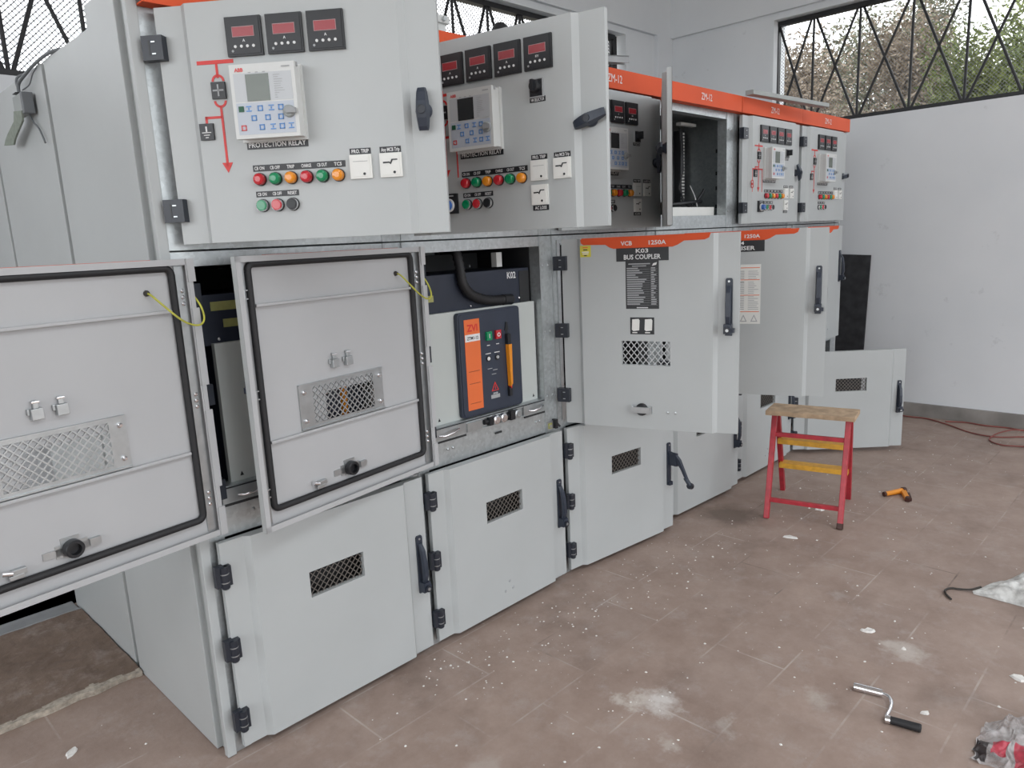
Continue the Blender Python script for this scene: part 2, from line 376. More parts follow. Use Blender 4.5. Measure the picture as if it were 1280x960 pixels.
def window(name, origin, ux, r, feet, start, end):
    """steel bar window; ux = direction along the wall; local s runs along the wall"""
    root = bpy.data.objects.new(name, None); COL.objects.link(root); root['kind'] = 'structure'
    O = Vector(origin); U = Vector(ux); P = lambda s, z: O+U*s+Vector((0, 0, z))
    z0, z1 = SILL+.02, HEAD-.01
    f = MB()
    f.beam(P(start, z0), P(end, z0), .05, .035, 'window'); f.beam(P(start, z1-.01), P(end, z1-.01), .05, .034, 'window')
    for s in (start, end): f.beam(P(s, z0), P(s, z1), .045, .045, 'window')
    struct('window_frame', f, root)
    g = MB()
    nodes_ = [start]+[s for s in feet if start+.05 < s < end-.05]+[end]
    for s in nodes_[1:-1]: g.cyl(P(s, z0), P(s, z1), .0102, 'window', seg=8)
    for a, c in zip(nodes_, nodes_[1:]):
        g.cyl(P(a+.012, z0), P(c-.012, z1), .0102, 'window', seg=8); g.cyl(P(a+.012, z1), P(c-.012, z0), .0102, 'window', seg=8)
    struct('window_bars', g, root)
    n = MB(); H = z1-z0; off = U.cross(Vector((0, 0, 1)))*0
    out = Vector((1, 0, 0)) if abs(U.y) > .5 else Vector((0, 1, 0))
    pit = .019
    s = start-H
    while s < end:
        for sg in (1, -1):
            a, c = s, s+H
            za, zb = (z0, z1) if sg > 0 else (z1, z0)
            t0 = max(0, (start-a)/H); t1 = min(1, (end-a)/H)
            if t1 > t0:
                p0 = P(a+H*t0, za+(zb-za)*t0)+out*.035; p1 = P(a+H*t1, za+(zb-za)*t1)+out*(.035+.002*sg)
                n.cyl(p0, p1, r, 'net', seg=3, caps=False, smooth=False)
        s += pit*1.414
    struct('wire_net', n, root)
fy = [.58, .222, -.155, -.52]+[-.52-.365*i for i in range(1, 13)]
window('window_1', (XF+.10, 0, 0), (0, -1, 0), .0015, [-y for y in fy], -.885, 5.19)
fx = [.165+.334*i for i in range(-7, 14)]
window('window_2', (0, YB+.09, 0), (1, 0, 0), .0030, fx, BX0+.02, 4.66)

# ------------------------------------------------------------------ shared sub-part meshes (door space: x along door, -y outwards, z up)
F = -0.016                                    # raised face of a door
def meter_mesh(unit):
    b = MB(); h = .0455
    b.box(-h, h, -.008, 0, -h, h, 'black'); b.box(-h+.004, h-.004, -.0095, -.008, -h+.004, h-.004, 'black')
    b.box(-.028, .028, -.0102, -.0095, -.002, .022, 'ledframe'); b.box(-.0265, .0265, -.0106, -.0102, -.0005, .0205, 'led')
    for i in range(4): b.cyl((-.0225+.0155*i, -.0095, -.024), (-.0225+.0155*i, -.0112, -.024), .0036, 'print', seg=10)
    b.cyl((-.03, -.0095, -.034), (-.03, -.0108, -.034), .003, 'greyprint', seg=10)
    b.text(unit, 0, -.0135, .0065, -.0098, 'print')
    return b.mesh('panel_meter')
def lamp_mesh(m):
    b = MB()
    b.lathe((0, 0, 0), (0, -1, 0), [(0, .0165), (.004, .0165), (.004, .0145)], 'black')
    b.lathe((0, 0, 0), (0, -1, 0), [(.004, .0148), (.015, .0145), (.019, .012), (.0205, .007), (.021, 0)], m)
    return b.mesh('indicator_lamp')
def button_mesh(m):
    b = MB()
    b.lathe((0, 0, 0), (0, -1, 0), [(0, .0165), (.005, .0165), (.0055, .0155)], 'black')
    b.lathe((0, 0, 0), (0, -1, 0), [(.005, .0155), (.012, .0152), (.0135, .0145), (.013, .0135)], 'chrome')
    b.lathe((0, 0, 0), (0, -1, 0), [(.012, .0138), (.0155, .0130), (.016, .011), (.016, 0)], m)
    return b.mesh('push_button')
def relay_mesh(lcd):
    b = MB(); w, h, d = .157, .166, .050
    b.box(-.006, w+.004, -.012, 0, -.006, h+.004, 'relay')             # flange on the door
    b.box(0, w, -d, -.010, 0, h, 'relay')
    b.box(-.003, w+.003, -d-.004, -d+.008, -.003, h+.003, 'relay')
    y = -d-.0042
    b.box(.006, w-.006, y-.0004, y, .083, h-.018, 'relayp')
    b.box(.006, w-.006, y-.0004, y, .006, .080, 'keypad')
    b.box(.036, .094, y-.0012, y, .083, .145, lcd)
    y2 = y-.0008
    b.text('ABB', .010, .152, .0085, y2, 'redkey', left=True, bold=.04)
    b.box(.128, .149, y2-.0001, y2, .157, .160, 'greyprint')
    for i, wd in enumerate((.016, .012, .022, .021, .018, .017, .022, .026, .012, .006, .008)):
        z = .140-.0052*i; b.box(.106, .106+wd, y2-.0001, y2, z, z+.0013, 'greyprint')
    for i in range(3): b.box(.044+.018*i, .051+.018*i, y2-.0001, y2, .148, .150, 'greyprint')
    def key(x, z, m, kind=0):
        s = .0065
        if kind == 2: b.box(x-s, x+s, y2-.0012, y, z-s, z+s, m); return
        for (a, c, e, g) in ((-s, s, s-.0024, s), (-s, s, -s, -s+.0024)) + (((-s, -s+.0024, -s, s), (s-.0024, s, -s, s)) if kind == 1 else ((-.0012, .0012, -.0028, .0028),)):
            b.box(x+a, x+c, y2-.0012, y, z+e, z+g, m)
    key(.018, .066, 'dgreen', 2); key(.020, .022, 'redkey', 1)
    for i, x in enumerate((.037, .066, .094, .118)): key(x, .066, 'blue', i % 2)
    for i, x in enumerate((.048, .083, .116)): key(x, .044, 'blue', 1)
    for i, x in enumerate((.066, .094, .117, .140)): key(x, .022, 'blue', (i+1) % 2)
    b.lathe((.138, y, .055), (0, -1, 0), [(0, .015), (.006, .014), (.008, .012), (.008, 0)], 'seam')
    b.box(.134, .158, y-.016, y-.006, .049, .061, 'gray')              # cover latch
    b.box(w-.004, w+.004, -.040, -.032, h-.006, h+.004, 'greyprint')
    return b.mesh('protection_relay')
def trip_mesh(kind):
    b = MB(); w, h = .056, .058
    b.box(-w/2, w/2, -.007, 0, 0, h, 'white'); b.box(-w/2+.005, w/2-.005, -.0085, -.007, .005, h-.005, 'white')
    y = -.0088
    if kind == 1:
        b.prism([(-.019, .037), (-.002, .037), (-.001, .034), (.003, .043), (.018, .043), (.018, .040), (.006, .040), (.001, .030), (-.004, .0335), (-.019, .033)], y-.0005, y, 'black')
    else:
        b.box(-.019, .019, y-.0002, y, .041, .0422, 'greyprint')
    b.cyl((.009, y, .011), (.009, y-.001, .011), .0034, 'black', seg=10)
    return b.mesh('trip_flag_relay')
def wing_mesh():
    b = MB()
    b.lathe((0, 0, 0), (0, -1, 0), [(0, .021), (.006, .021), (.012, .017), (.022, .014)], 'handle')
    # a tapered two-winged knob, wings along z
    prof = [(-.048, .012, .018), (-.040, .014, .024), (-.02, .0165, .030), (0, .018, .033), (.02, .0165, .030), (.042, .014, .024), (.052, .011, .018)]
    vs = []; fs = []
    for z, hw, yo in prof:
        vs += [(-hw, -.018, z), (hw, -.018, z), (hw*.72, -yo-.006, z), (-hw*.72, -yo-.006, z)]
    for i in range(len(prof)-1):
        for k in range(4): fs.append((4*i+k, 4*i+(k+1) % 4, 4*i+4+(k+1) % 4, 4*i+4+k))
    fs += [(3, 2, 1, 0), tuple(len(vs)-4+k for k in range(4))]
    b.add(vs, fs, 'handle')
    b.lathe((0, -.030, 0), (0, -1, 0), [(0, .011), (.011, .0105), (.011, .0085), (.0095, .0085), (.0095, 0)], 'hinge')
    return b.mesh('wing_knob')
def hinge_mesh():
    b = MB()
    b.box(-.030, .024, -.024, .002, -.029, .029, 'hinge')
    b.box(-.012, -.008, -.0246, -.024, -.018, .018, 'black')
    for z in (-.016, .012): b.box(-.004, .006, -.0255, -.024, z, z+.003, 'zinc')
    return b.mesh('hinge')
def hinge2_mesh():
    # rounded, ribbed hinge of the lower doors
    b = MB()
    b.box(-.026, 0, -.016, .002, -.030, .034, 'hinge')
    b.box(0, .020, -.018, 0, -.030, .030, 'hinge')
    b.cyl((0, -.014, -.034), (0, -.014, .030), .0125, 'hinge', seg=14)
    b.lathe((0, -.014, -.034), (0, 0, -1), [(0, .0125), (.004, .009), (.005, 0)], 'hinge')
    for z in (-.018, .008): b.cyl((0, -.0145, z), (0, -.0145, z+.003), .0128, 'zinc', seg=14)
    return b.mesh('hinge')
def lever_mesh(opened):
    # long base plate with a swing grip; z = 0 at its foot
    b = MB(); H = .218
    b.prism([(-.013, 0), (.013, 0), (.013, H-.006), (.009, H), (-.009, H), (-.013, H-.006)], -.007, 0, 'handle')
    b.cyl((0, -.007, H-.012), (0, -.0085, H-.012), .004, 'zinc', seg=10)
    def grip(pts, wd, th):
        vs = []; n = len(pts)
        for i, (x, y, z) in enumerate(pts):
            w2 = wd[i]/2
            vs += [(x-w2, y, z), (x+w2, y, z), (x+w2*.7, y-th[i], z), (x-w2*.7, y-th[i], z)]
        fs = [(4*i+k, 4*i+(k+1) % 4, 4*i+4+(k+1) % 4, 4*i+4+k) for i in range(n-1) for k in range(4)]
        fs += [(3, 2, 1, 0), tuple(4*n-4+k for k in range(4))]
        b.add(vs, fs, 'handle')
    if not opened:
        grip([(0, -.008, .190), (0, -.018, .165), (0, -.024, .120), (0, -.026, .075), (0, -.020, .045)], [.018, .022, .023, .022, .018], [.006, .010, .012, .012, .010])
        b.box(-.015, .015, -.036, -.007, .010, .046, 'handle'); b.cyl((0, -.036, .024), (0, -.044, .024), .012, 'hinge', seg=14)
        b.cyl((0, -.044, .024), (0, -.0455, .024), .006, 'zinc', seg=12)
        b.box(.010, .024, -.030, -.012, .014, .030, 'handle')
    else:
        b.box(-.011, .011, -.020, -.007, 0, .018, 'handle')
        grip([(.0, -.004, .172), (.004, -.020, .160), (.010, -.040, .138), (.016, -.070, .092), (.020, -.092, .045)], [.022, .024, .024, .020, .018], [.014, .030, .026, .014, .012])
        b.prism([(-.006, .105), (.014, .10), (.014, .168), (-.006, .175)], -.050, -.007, 'handle')
        b.cyl((.02, -.088, .050), (.028, -.112, .012), .011, 'handle', seg=12); b.cyl((.022, -.112, .012), (.040, -.110, .005), .016, 'hinge', seg=12)
    return b.mesh('lever_handle')
def lattice(b, x0, x1, z0, z1, y0, y1, m, pitch=.019, wd=.0028, ang=48):
    t = math.tan(math.radians(ang)); H = z1-z0; run = H/t
    for sg in (1, -1):
        a = x0-run
        k = 0
        while a < x1:
            c0, c1 = (a, a+run)
            t0 = max(0, (x0-c0)/run); t1 = min(1, (x1-c0)/run)
            if t1 > t0+.01:
                zz0, zz1 = (z0+H*t0, z0+H*t1) if sg > 0 else (z1-H*t0, z1-H*t1)
                b.beam((c0+run*t0, (y0+y1)/2+sg*.0004, zz0), (c0+run*t1, (y0+y1)/2+sg*.0004, zz1), wd, abs(y1-y0), m, up=(0, 1, 0))
            a += pitch
SUB = {
 'mA': meter_mesh('A'), 'mV': meter_mesh('KV'), 'red': lamp_mesh('red'), 'green': lamp_mesh('green'), 'amber': lamp_mesh('amber'),
 'bgreen': button_mesh('green'), 'bred': button_mesh('red'), 'bblack': button_mesh('black'),
 'relay': relay_mesh('lcd'), 'relaydark': relay_mesh('lcddark'), 'trip0': trip_mesh(0), 'trip1': trip_mesh(1), 'wing': wing_mesh(), 'hinge': hinge_mesh(), 'hinge2': hinge2_mesh(),
 'lever': lever_mesh(False), 'levero': lever_mesh(True),
}
def sub(name, key, parent, x, y, z, ry=0): return obj(name, SUB[key], parent, (x, y, z), (0, ry, 0))

# ------------------------------------------------------------------ doors
def door(name, parent, hx, ang, w, z0, z1, hole=None, pan=False, hinges=(), hkey='hinge', steps=(.072, .088, .094, .078)):
    """hinged on its left; local origin = hinge line; returns the door object"""
    b = MB(); D = .020; t = .0018
    a, c = steps[0], steps[1]; d, e = w-steps[2], w-steps[3]
    prof = lambda x: (0 if x <= a or x >= e else F if c <= x <= d else F*(x-a)/(c-a) if x < c else F*(e-x)/(e-d))
    xs = sorted(set([0, a, c, d, e, w]+([hole[0], hole[1]] if hole else [])))
    zs = [z0, z1] if not hole else [z0, hole[2], hole[3], z1]
    def sheet(off, inset, m, flip, flat=None):
        for i in range(len(xs)-1):
            for k in range(len(zs)-1):
                if hole and xs[i] >= hole[0]-1e-6 and xs[i+1] <= hole[1]+1e-6 and k == 1: continue
                q = [(xs[i], k), (xs[i+1], k), (xs[i+1], k+1), (xs[i], k+1)]
                vs = [(x, (prof(x) if flat is None else flat)+off, zs[kk]) for x, kk in q]
                b.add(vs, [(3, 2, 1, 0)] if flip else [(0, 1, 2, 3)], m)
    sheet(0, 0, 'paint', False)
    sheet(0, 0, 'pan', True, flat=.0035)
    # edge flanges with a returned lip
    for i in range(len(xs)-1):
        for z, fl_ in ((z0, 0), (z1, 1)):
            vs = [(xs[i], prof(xs[i]), z), (xs[i+1], prof(xs[i+1]), z), (xs[i+1], D, z), (xs[i], D, z)]
            b.add(vs, [(3, 2, 1, 0)] if not fl_ else [(0, 1, 2, 3)], 'paint')
    b.add([(0, 0, z0), (0, D, z0), (0, D, z1), (0, 0, z1)], [(3, 2, 1, 0)], 'paint')
    b.add([(w, 0, z0), (w, D, z0), (w, D, z1), (w, 0, z1)], [(0, 1, 2, 3)], 'paint')
    L_ = .016
    b.box(0, L_, D-.002, D, z0, z1, 'pan'); b.box(w-L_, w, D-.002, D, z0, z1, 'pan')
    b.box(0, w, D-.002, D, z0, z0+L_, 'pan'); b.box(0, w, D-.002, D, z1-L_, z1, 'pan')
    if hole:
        x0, x1, h0, h1 = hole
        b.add([(x0, F, h0), (x1, F, h0), (x1, .004, h0), (x0, .004, h0)], [(0, 1, 2, 3)], 'paint')
        b.add([(x0, F, h1), (x1, F, h1), (x1, .004, h1), (x0, .004, h1)], [(3, 2, 1, 0)], 'paint')
        b.add([(x0, F, h0), (x0, F, h1), (x0, .004, h1), (x0, .004, h0)], [(3, 2, 1, 0)], 'paint')
        b.add([(x1, F, h0), (x1, F, h1), (x1, .004, h1), (x1, .004, h0)], [(0, 1, 2, 3)], 'paint')
    o = obj(name, b, parent, (hx, -.036, 0), (0, 0, -math.radians(ang)))
    for z in hinges: sub('hinge', hkey, o, 0, 0, z)
    return o

def plate(b, x0, x1, z0, z1, y, m): b.box(x0, x1, y-.0012, y, z0, z1, m)

def text_part(name, door_, items, back=None, y=F):
    b = MB()
    if back: plate(b, *back[:4], y, back[4])
    yy = y-(.0016 if back else .0006)
    for it in items: b.text(it[0], it[1], it[2], it[3], yy, it[4] if len(it) > 4 else 'print', it[5] if len(it) > 5 else None)
    return obj(name, b, door_)

def upper_door(cab, ang, n_meters, full, w=.72, hx=.03, knob=0, screen='relay', dx=0.0, mx=0.0, rx=0.0, plain=False):
    d = door('upper_door', cab, hx, ang, w, 1.527, 2.108, hinges=(2.01, 1.613))
    y = F
    if plain:
        sub('door_knob', 'wing', d, w-.045, 0, 1.822, math.radians(knob)); return d
    x0 = (.203 if full else .236)+dx+mx
    for i in range(n_meters):
        sub('panel_meter', 'mV' if (full and i == n_meters-1) else 'mA', d, x0+.1035*i, y, 2.021)
    sub('protection_relay', screen, d, .205+dx+rx, y, 1.776)
    text_part('relay_label', d, [('PROTECTION RELAY', .283+dx+rx, 1.7585, .0125, 'print', .150)], (.203+dx+rx, .363+dx+rx, 1.754, 1.777, 'black'))
    for i, (k, t_) in enumerate(zip(('red', 'green', 'amber', 'red', 'green', 'amber'), ('CB ON', 'CB OFF', 'TRIP', 'CHARGE', 'CB OUT', 'TCS'))):
        sub('indicator_lamp', k, d, .237+dx+.0412*i, y, 1.680)
    text_part('lamp_label', d, [(t_, .237+dx+.0412*i, 1.7035, .0085, 'print', .026 if len(t_) > 4 else .02) for i, t_ in enumerate(('CB ON', 'CB OFF', 'TRIP', 'CHARGE', 'CB OUT', 'TCS'))], (.220+dx, .462+dx, 1.6995, 1.7155, 'black'))
    for i, k in enumerate(('bgreen', 'bred', 'bblack')): sub('push_button', k, d, .237+dx+.0400*i, y, 1.615)
    text_part('button_label', d, [(t_, .237+dx+.040*i, 1.6395, .008, 'print', .024) for i, t_ in enumerate(('CB ON', 'CB OFF', 'RESET'))], (.221+dx, .334+dx, 1.636, 1.6505, 'black'))
    sub('trip_flag_relay', 'trip0', d, .503+dx, y, 1.668); sub('trip_flag_relay', 'trip1', d, .580+dx, y, 1.668)
    text_part('trip_label', d, [('PRO. TRIP', .503+dx, 1.7305, .009, 'print', .044)], (.476+dx, .530+dx, 1.7275, 1.742, 'black'))
    text_part('trip_label', d, [('Any MCB Trip', .580+dx, 1.7305, .009, 'print', .047)], (.553+dx, .607+dx, 1.7275, 1.742, 'black'))
    # single-line diagram painted in red
    m = MB(); ya, yb = y-.0012, y; X = .147+dx+rx*.9
    def bar(xa, xb, za, zb): m.box(xa, xb, ya, yb, za, zb, 'mimic')
    def ring(cx, cz, r, a0, a1):
        n = 14; ro, ri = r+.0028, r-.0028
        for i in range(n):
            t0 = a0+(a1-a0)*i/n; t1 = a0+(a1-a0)*(i+1)/n
            p = [(cx+q*math.cos(t), cz+q*math.sin(t)) for q, t in ((ri, t0), (ro, t0), (ro, t1), (ri, t1))]
            m.prism(p, ya, yb, 'mimic')
    if full: bar(X-.05, X+.045, 1.948, 1.956)
    else: bar(X-.05, X+.045, 1.963, 1.972)
    bar(X-.003, X+.003, 1.930, 1.965)
    ring(X, 1.922, .014, 0, PI); ring(X, 1.876, .014, PI, 2*PI)
    bar(X-.003, X+.003, 1.715, 1.864)
    m.prism([(X-.014, 1.726), (X+.014, 1.726), (X, 1.701)], ya, yb, 'mimic')
    bar(X-.045, X, 1.834, 1.840); bar(X-.045, X-.039, 1.815, 1.840)
    if full:
        bar(X-.075, X+.05, 1.822, 1.829); bar(X+.042, X+.046, 1.70, 1.826); bar(X-.075, X-.071, 1.765, 1.826)
        ring(X-.073, 1.752, .012, 0, 2*PI); ring(X-.073, 1.735, .012, 0, 2*PI); bar(X-.075, X-.071, 1.70, 1.724)
    obj('mimic_diagram', m, d)
    for kx, kz, s_ in ((X, 1.900, 0), (X-.043, 1.803, 1)):
        q = MB(); q.box(kx-.018, kx+.018, y-.006, y, kz-.020, kz+.020, 'black'); yy = y-.0066
        if s_ == 0: q.box(kx-.002, kx+.002, yy, y-.006, kz-.014, kz+.014, 'greyprint'); q.box(kx-.014, kx+.014, yy, y-.006, kz-.002, kz+.002, 'greyprint')
        else:
            q.box(kx-.002, kx+.002, yy, y-.006, kz, kz+.013, 'print')
            for i, hw in enumerate((.012, .008, .004)): q.box(kx-hw, kx+hw, yy, y-.006, kz-.001-.006*i-.002, kz-.006*i+.001-.002, 'print')
        obj('position_indicator', q, d)
    if full:
        q = MB(); q.box(.481+dx, .528+dx, y-.008, y, 1.900, 1.952, 'greyprint'); q.box(.484+dx, .525+dx, y-.009, y-.008, 1.903, 1.949, 'black')
        q.lathe((.505+dx, y-.009, 1.930), (0, -1, 0), [(0, .018), (.014, .016), (.016, .012), (.016, 0)], 'black'); q.box(.501+dx, .509+dx, y-.036, y-.02, 1.914, 1.946, 'black')
        obj('selector_switch', q, d)
        text_part('selector_label', d, [('VM SELECTOR', .505+dx, 1.8905, .0085, 'print', .045)], (.479+dx, .531+dx, 1.888, 1.903, 'black'))
        sub('trip_flag_relay', 'trip1', d, .503+dx, y, 1.598)
        text_part('trip_label', d, [('AC LOSS', .503+dx, 1.585, .009, 'print', .04)], (.476+dx, .530+dx, 1.5815, 1.5965, 'black'))
        q = MB(); q.box(.140+dx, .200+dx, y-.010, y, 1.590, 1.652, 'black'); q.box(.152+dx, .188+dx, y-.0104, y-.010, 1.643, 1.647, 'greyprint')
        q.lathe((.170+dx, y-.010, 1.616), (0, -1, 0), [(0, .021), (.006, .020), (.006, 0)], 'print'); q.lathe((.170+dx, y-.016, 1.616), (0, -1, 0), [(0, .016), (.016, .013), (.016, 0)], 'bluek')
        obj('rotary_switch', q, d)
    sub('door_knob', 'wing', d, w-.045, 0 if not full else 0, 1.822, math.radians(knob))
    return d

GR = (.255, .455, .978, 1.076)
def mid_door(cab, ang, texts=None, inner=False, w=.72, hx=.03, sheet=False, z0=.714):
    z1 = 1.490
    d = door('middle_door', cab, hx, ang, w, z0, z1, hole=None if sheet else GR, hinges=(1.394, 1.115, .838))
    y = F
    if not inner and not sheet:
        g = MB(); lattice(g, GR[0]-.004, GR[1]+.004, GR[2]-.004, GR[3]+.004, -.004, -.002, 'zinc', .0245, .0032, 50)
        obj('vent_grille', g, d)
    # orange header strip; wraps a little over the top edge
    o = MB()
    o.prism([(.096, z1), (.090, 1.483), (.094, 1.470), (.104, 1.464), (.196, 1.462), (.214, 1.450), (.230, 1.445), (.466, 1.445), (.486, 1.452), (.510, 1.466), (.588, 1.467), (.604, 1.474), (.610, z1)], y-.0012, y, 'orange')
    o.box(.096, .610, y-.0012, .0, z1, z1+.0008, 'orange')
    o.text('VCB', .283, 1.4565, .0165, y-.0018, 'print', .046); o.text('1250A', .407, 1.4565, .0165, y-.0018, 'print', .068)
    obj('header_strip', o, d)
    if texts:
        text_part('name_plate', d, [(texts[0], .346, 1.4265, .0155, 'print', .05), (texts[1], .346, 1.4015, .0185, 'print', .148)], (.241, .462 if sheet else .451, 1.394, 1.446, 'black'))
        if not sheet:
            n = MB(); plate(n, .278, .412, 1.206, 1.394, y, 'black'); yy = y-.0014
            n.box(.290, .378, yy-.0003, yy, 1.381, 1.385, 'greyprint'); n.box(.305, .362, yy-.0003, yy, 1.373, 1.3765, 'greyprint')
            n.prism([(.385, 1.374), (.402, 1.378), (.405, 1.388), (.390, 1.384)], yy-.0004, yy, 'print')
            r = random.Random(3)
            for i in range(17):
                z = 1.364-.0088*i
                n.box(.283, .283+.035+.045*r.random(), yy-.0003, yy, z, z+.0042, 'greyprint'); n.box(.376, .407, yy-.0002, yy, z-.0024, z-.0018, 'greyprint')
                n.box(.381, .381+.010+.013*r.random(), yy-.0003, yy, z, z+.0042, 'greyprint')
                n.box(.283, .374, yy-.0002, yy, z-.0024, z-.0018, 'greyprint')
            n.box(.322, .368, yy-.0003, yy, 1.209, 1.2125, 'print')
            obj('rating_plate', n, d)
            q = MB(); plate(q, .088, .134, 1.416, 1.462, y, 'yellow'); yy = y-.0016
            for z, wd, mm in ((1.452, .022, 'orange2'), (1.443, .018, 'black'), (1.434, .030, 'print'), (1.427, .026, 'print'), (1.420, .012, 'black')):
                q.box(.111-wd/2, .111+wd/2, yy, y-.001, z, z+.004, mm)
            obj('warning_label', q, d)
        else:
            n = MB(); plate(n, .300, .448, 1.056, 1.335, y, 'white'); yy = y-.0016
            r = random.Random(5)
            for z in (1.318, 1.262, 1.190, 1.112): n.box(.305, .443, yy, y, z, z+.003, 'orange2')
            for i in range(24):
                z = 1.302-.0085*i
                if min(abs(z-q_) for q_ in (1.318, 1.262, 1.190, 1.112)) < .006: continue
                n.box(.310, .310+.02+.012*r.random(), yy, y, z, z+.0036, 'greyprint'); n.box(.352, .374, yy, y, z, z+.0034, 'greyprint' if i != 6 else 'black'); n.box(.392, .414+.026*r.random(), yy, y, z, z+.0024, 'greyprint')
            for x in (.325, .372, .420):
                n.prism([(x-.016, 1.066), (x+.016, 1.066), (x, 1.100)], yy, y, 'greyprint'); n.prism([(x-.010, 1.070), (x+.010, 1.070), (x, 1.092)], yy-.0004, yy, 'white')
            obj('instruction_sheet', n, d)
    if not inner and not sheet:
        q = MB(); plate(q, .294, .392, 1.104, 1.172, y, 'black'); yy = y-.0015
        for cx in (.317, .369):
            q.prism([(cx-.016, 1.122), (cx-.010, 1.117), (cx+.014, 1.120), (cx+.016, 1.160), (cx+.012, 1.166), (cx-.014, 1.164)], yy-.001, yy, 'white'); q.box(cx-.014, cx+.006, yy-.001, yy, 1.109, 1.113, 'white')
        obj('viewing_window', q, d)
        q = MB(); c = (.338, y, .795)
        q.lathe(c, (0, -1, 0), [(0, .026), (.008, .025), (.012, .020), (.012, 0)], 'black'); q.box(.300, .376, y-.020, y-.010, .783, .807, 'zinc')
        q.box(.296, .306, y-.014, y, .780, .810, 'zinc'); q.box(.370, .380, y-.014, y, .780, .810, 'zinc')
        obj('door_lock', q, d)
        for x in (.445, .476):
            q = MB(); q.lathe((0, 0, 0), (0, -1, 0), [(0, .006), (.003, .005), (.004, 0)], 'zinc', 10); obj('screw', q, d, (x, y, .787))
    sub('door_handle', 'lever', d, w-.037, 0, 1.102)
    if inner:
        Y = .0035
        g = MB(); r = .0098; P0 = (.052, .680, .776, 1.468); cr = .018
        pts = []
        for cx, cz, a0 in ((P0[1]-cr, P0[3]-cr, 0), (P0[0]+cr, P0[3]-cr, 90), (P0[0]+cr, P0[2]+cr, 180), (P0[1]-cr, P0[2]+cr, 270)):
            for i in range(6):
                t_ = math.radians(a0+18*i); pts.append((cx+cr*math.cos(t_), Y+.007, cz+cr*math.sin(t_)))
        pts.append(pts[0]); g.tube(pts, r, 'rubber', 8); obj('door_gasket', g, d)
        for z in (1.356, .970):
            q = MB(); q.box(.064, .668, Y, Y+.013, z-.004, z+.004, 'pan'); obj('stiffener_rib', q, d, bevel=.0015)
        q = MB(); x0, x1, h0, h1 = .220, .555, .980, 1.110
        hx0, hx1, hz0, hz1 = .262, .505, .990, 1.100
        for (a, c, e, f_) in ((x0, hx0, h0, h1), (hx1, x1, h0, h1), (hx0, hx1, h0, hz0), (hx0, hx1, hz1, h1)): q.box(a, c, Y+.001, Y+.004, e, f_, 'zinc')
        lattice(q, hx0, hx1, hz0, hz1, Y+.0015, Y+.0045, 'zinc', .021, .0036, 46)
        q.box(x0, x1, Y, Y+.010, h1, h1+.003, 'zinc'); q.box(x0, x1, Y, Y+.010, h0-.003, h0, 'zinc')
        for x in (.236, .538):
            for z in (1.002, 1.088): q.lathe((x, Y+.004, z), (0, 1, 0), [(0, .007), (.004, .0065), (.006, .004), (.010, .004), (.010, 0)], 'chrome', 10)
        obj('mesh_plate', q, d)
        for x in (.414, .360):
            q = MB(); z = 1.160
            q.box(x-.013, x+.013, Y, Y+.016, z-.016, z+.010, 'zinc'); q.box(x-.006, x+.006, Y, Y+.011, z+.010, z+.028, 'zinc'); q.box(x-.009, x+.009, Y+.008, Y+.012, z+.022, z+.027, 'chrome')
            q.box(x+.013, x+.019, Y, Y+.008, z-.004, z+.010, 'zinc'); obj('window_clamp', q, d, bevel=.001)
        q = MB()
        q.box(.350, .424, Y, Y+.003, .800, .832, 'zinc'); q.box(.330, .452, Y, Y+.003, .806, .824, 'zinc'); q.box(.368, .410, Y, Y+.003, .798, .846, 'zinc')
        q.lathe((.387, Y+.003, .817), (0, 1, 0), [(0, .023), (.018, .022), (.020, .020), (.020, .014), (.006, .013), (.006, 0)], 'black')
        q.box(.322, .348, Y, Y+.010, .808, .826, 'zinc'); obj('lock_body', q, d)
        q = MB(); q.box(.490, .520, Y, Y+.014, .798, .812, 'zinc'); q.box(.497, .528, Y+.010, Y+.015, .790, .800, 'zinc'); q.cyl((.520, Y+.012, .806), (.540, Y+.012, .812), .006, 'chrome', seg=10); obj('spring_catch', q, d, bevel=.001)
        q = MB()
        for z in (1.388, 1.112, .829):
            q.box(.690, .712, Y+.002, Y+.012, z-.013, z-.010, 'zinc'); q.box(.690, .712, Y+.002, Y+.012, z+.010, z+.013, 'zinc'); q.cyl((.700, Y+.008, z-.012), (.700, Y+.008, z+.012), .005, 'zinc', seg=8)
        obj('latch_bracket', q, d)
        q = MB(); q.lathe((0, 0, 0), (0, 1, 0), [(0, .0056), (.003, .0054), (.005, .0032), (.005, 0)], 'chrome', 10); bm_ = q.mesh('hinge_bolt')
        for z in (1.39, 1.11, .83):
            for k in (-.017, 0, .017): obj('hinge_bolt', bm_, d, (.028, Y+.006, z+k))
        q = MB()
        for x0, x1 in ((.017, .042), (.690, w-.017)):
            q = MB(); q.box(x0, x1, Y, Y+.005, z0+.018, z1-.018, 'zinc'); obj('edge_channel', q, d)
        q = MB()
        for za, zb in ((z0, .80), (.86, 1.08), (1.15, 1.36), (1.43, z1)): q.box(-.006, .014, .020, .026, za, zb, 'pan')
        q.box(.0, .012, .018, .022, z0, z1, 'pan')
        obj('edge_lip', q, d)
        q = MB()
        pts = [(.120, Y+.004, 1.408), (.118, Y+.022, 1.402), (.095, .040, 1.372), (.062, .052, 1.335), (.030, .052, 1.318), (.006, .048, 1.318), (-.008, .040, 1.334), (-.010, .026, 1.364), (-.002, .010, 1.392)]
        sm = []
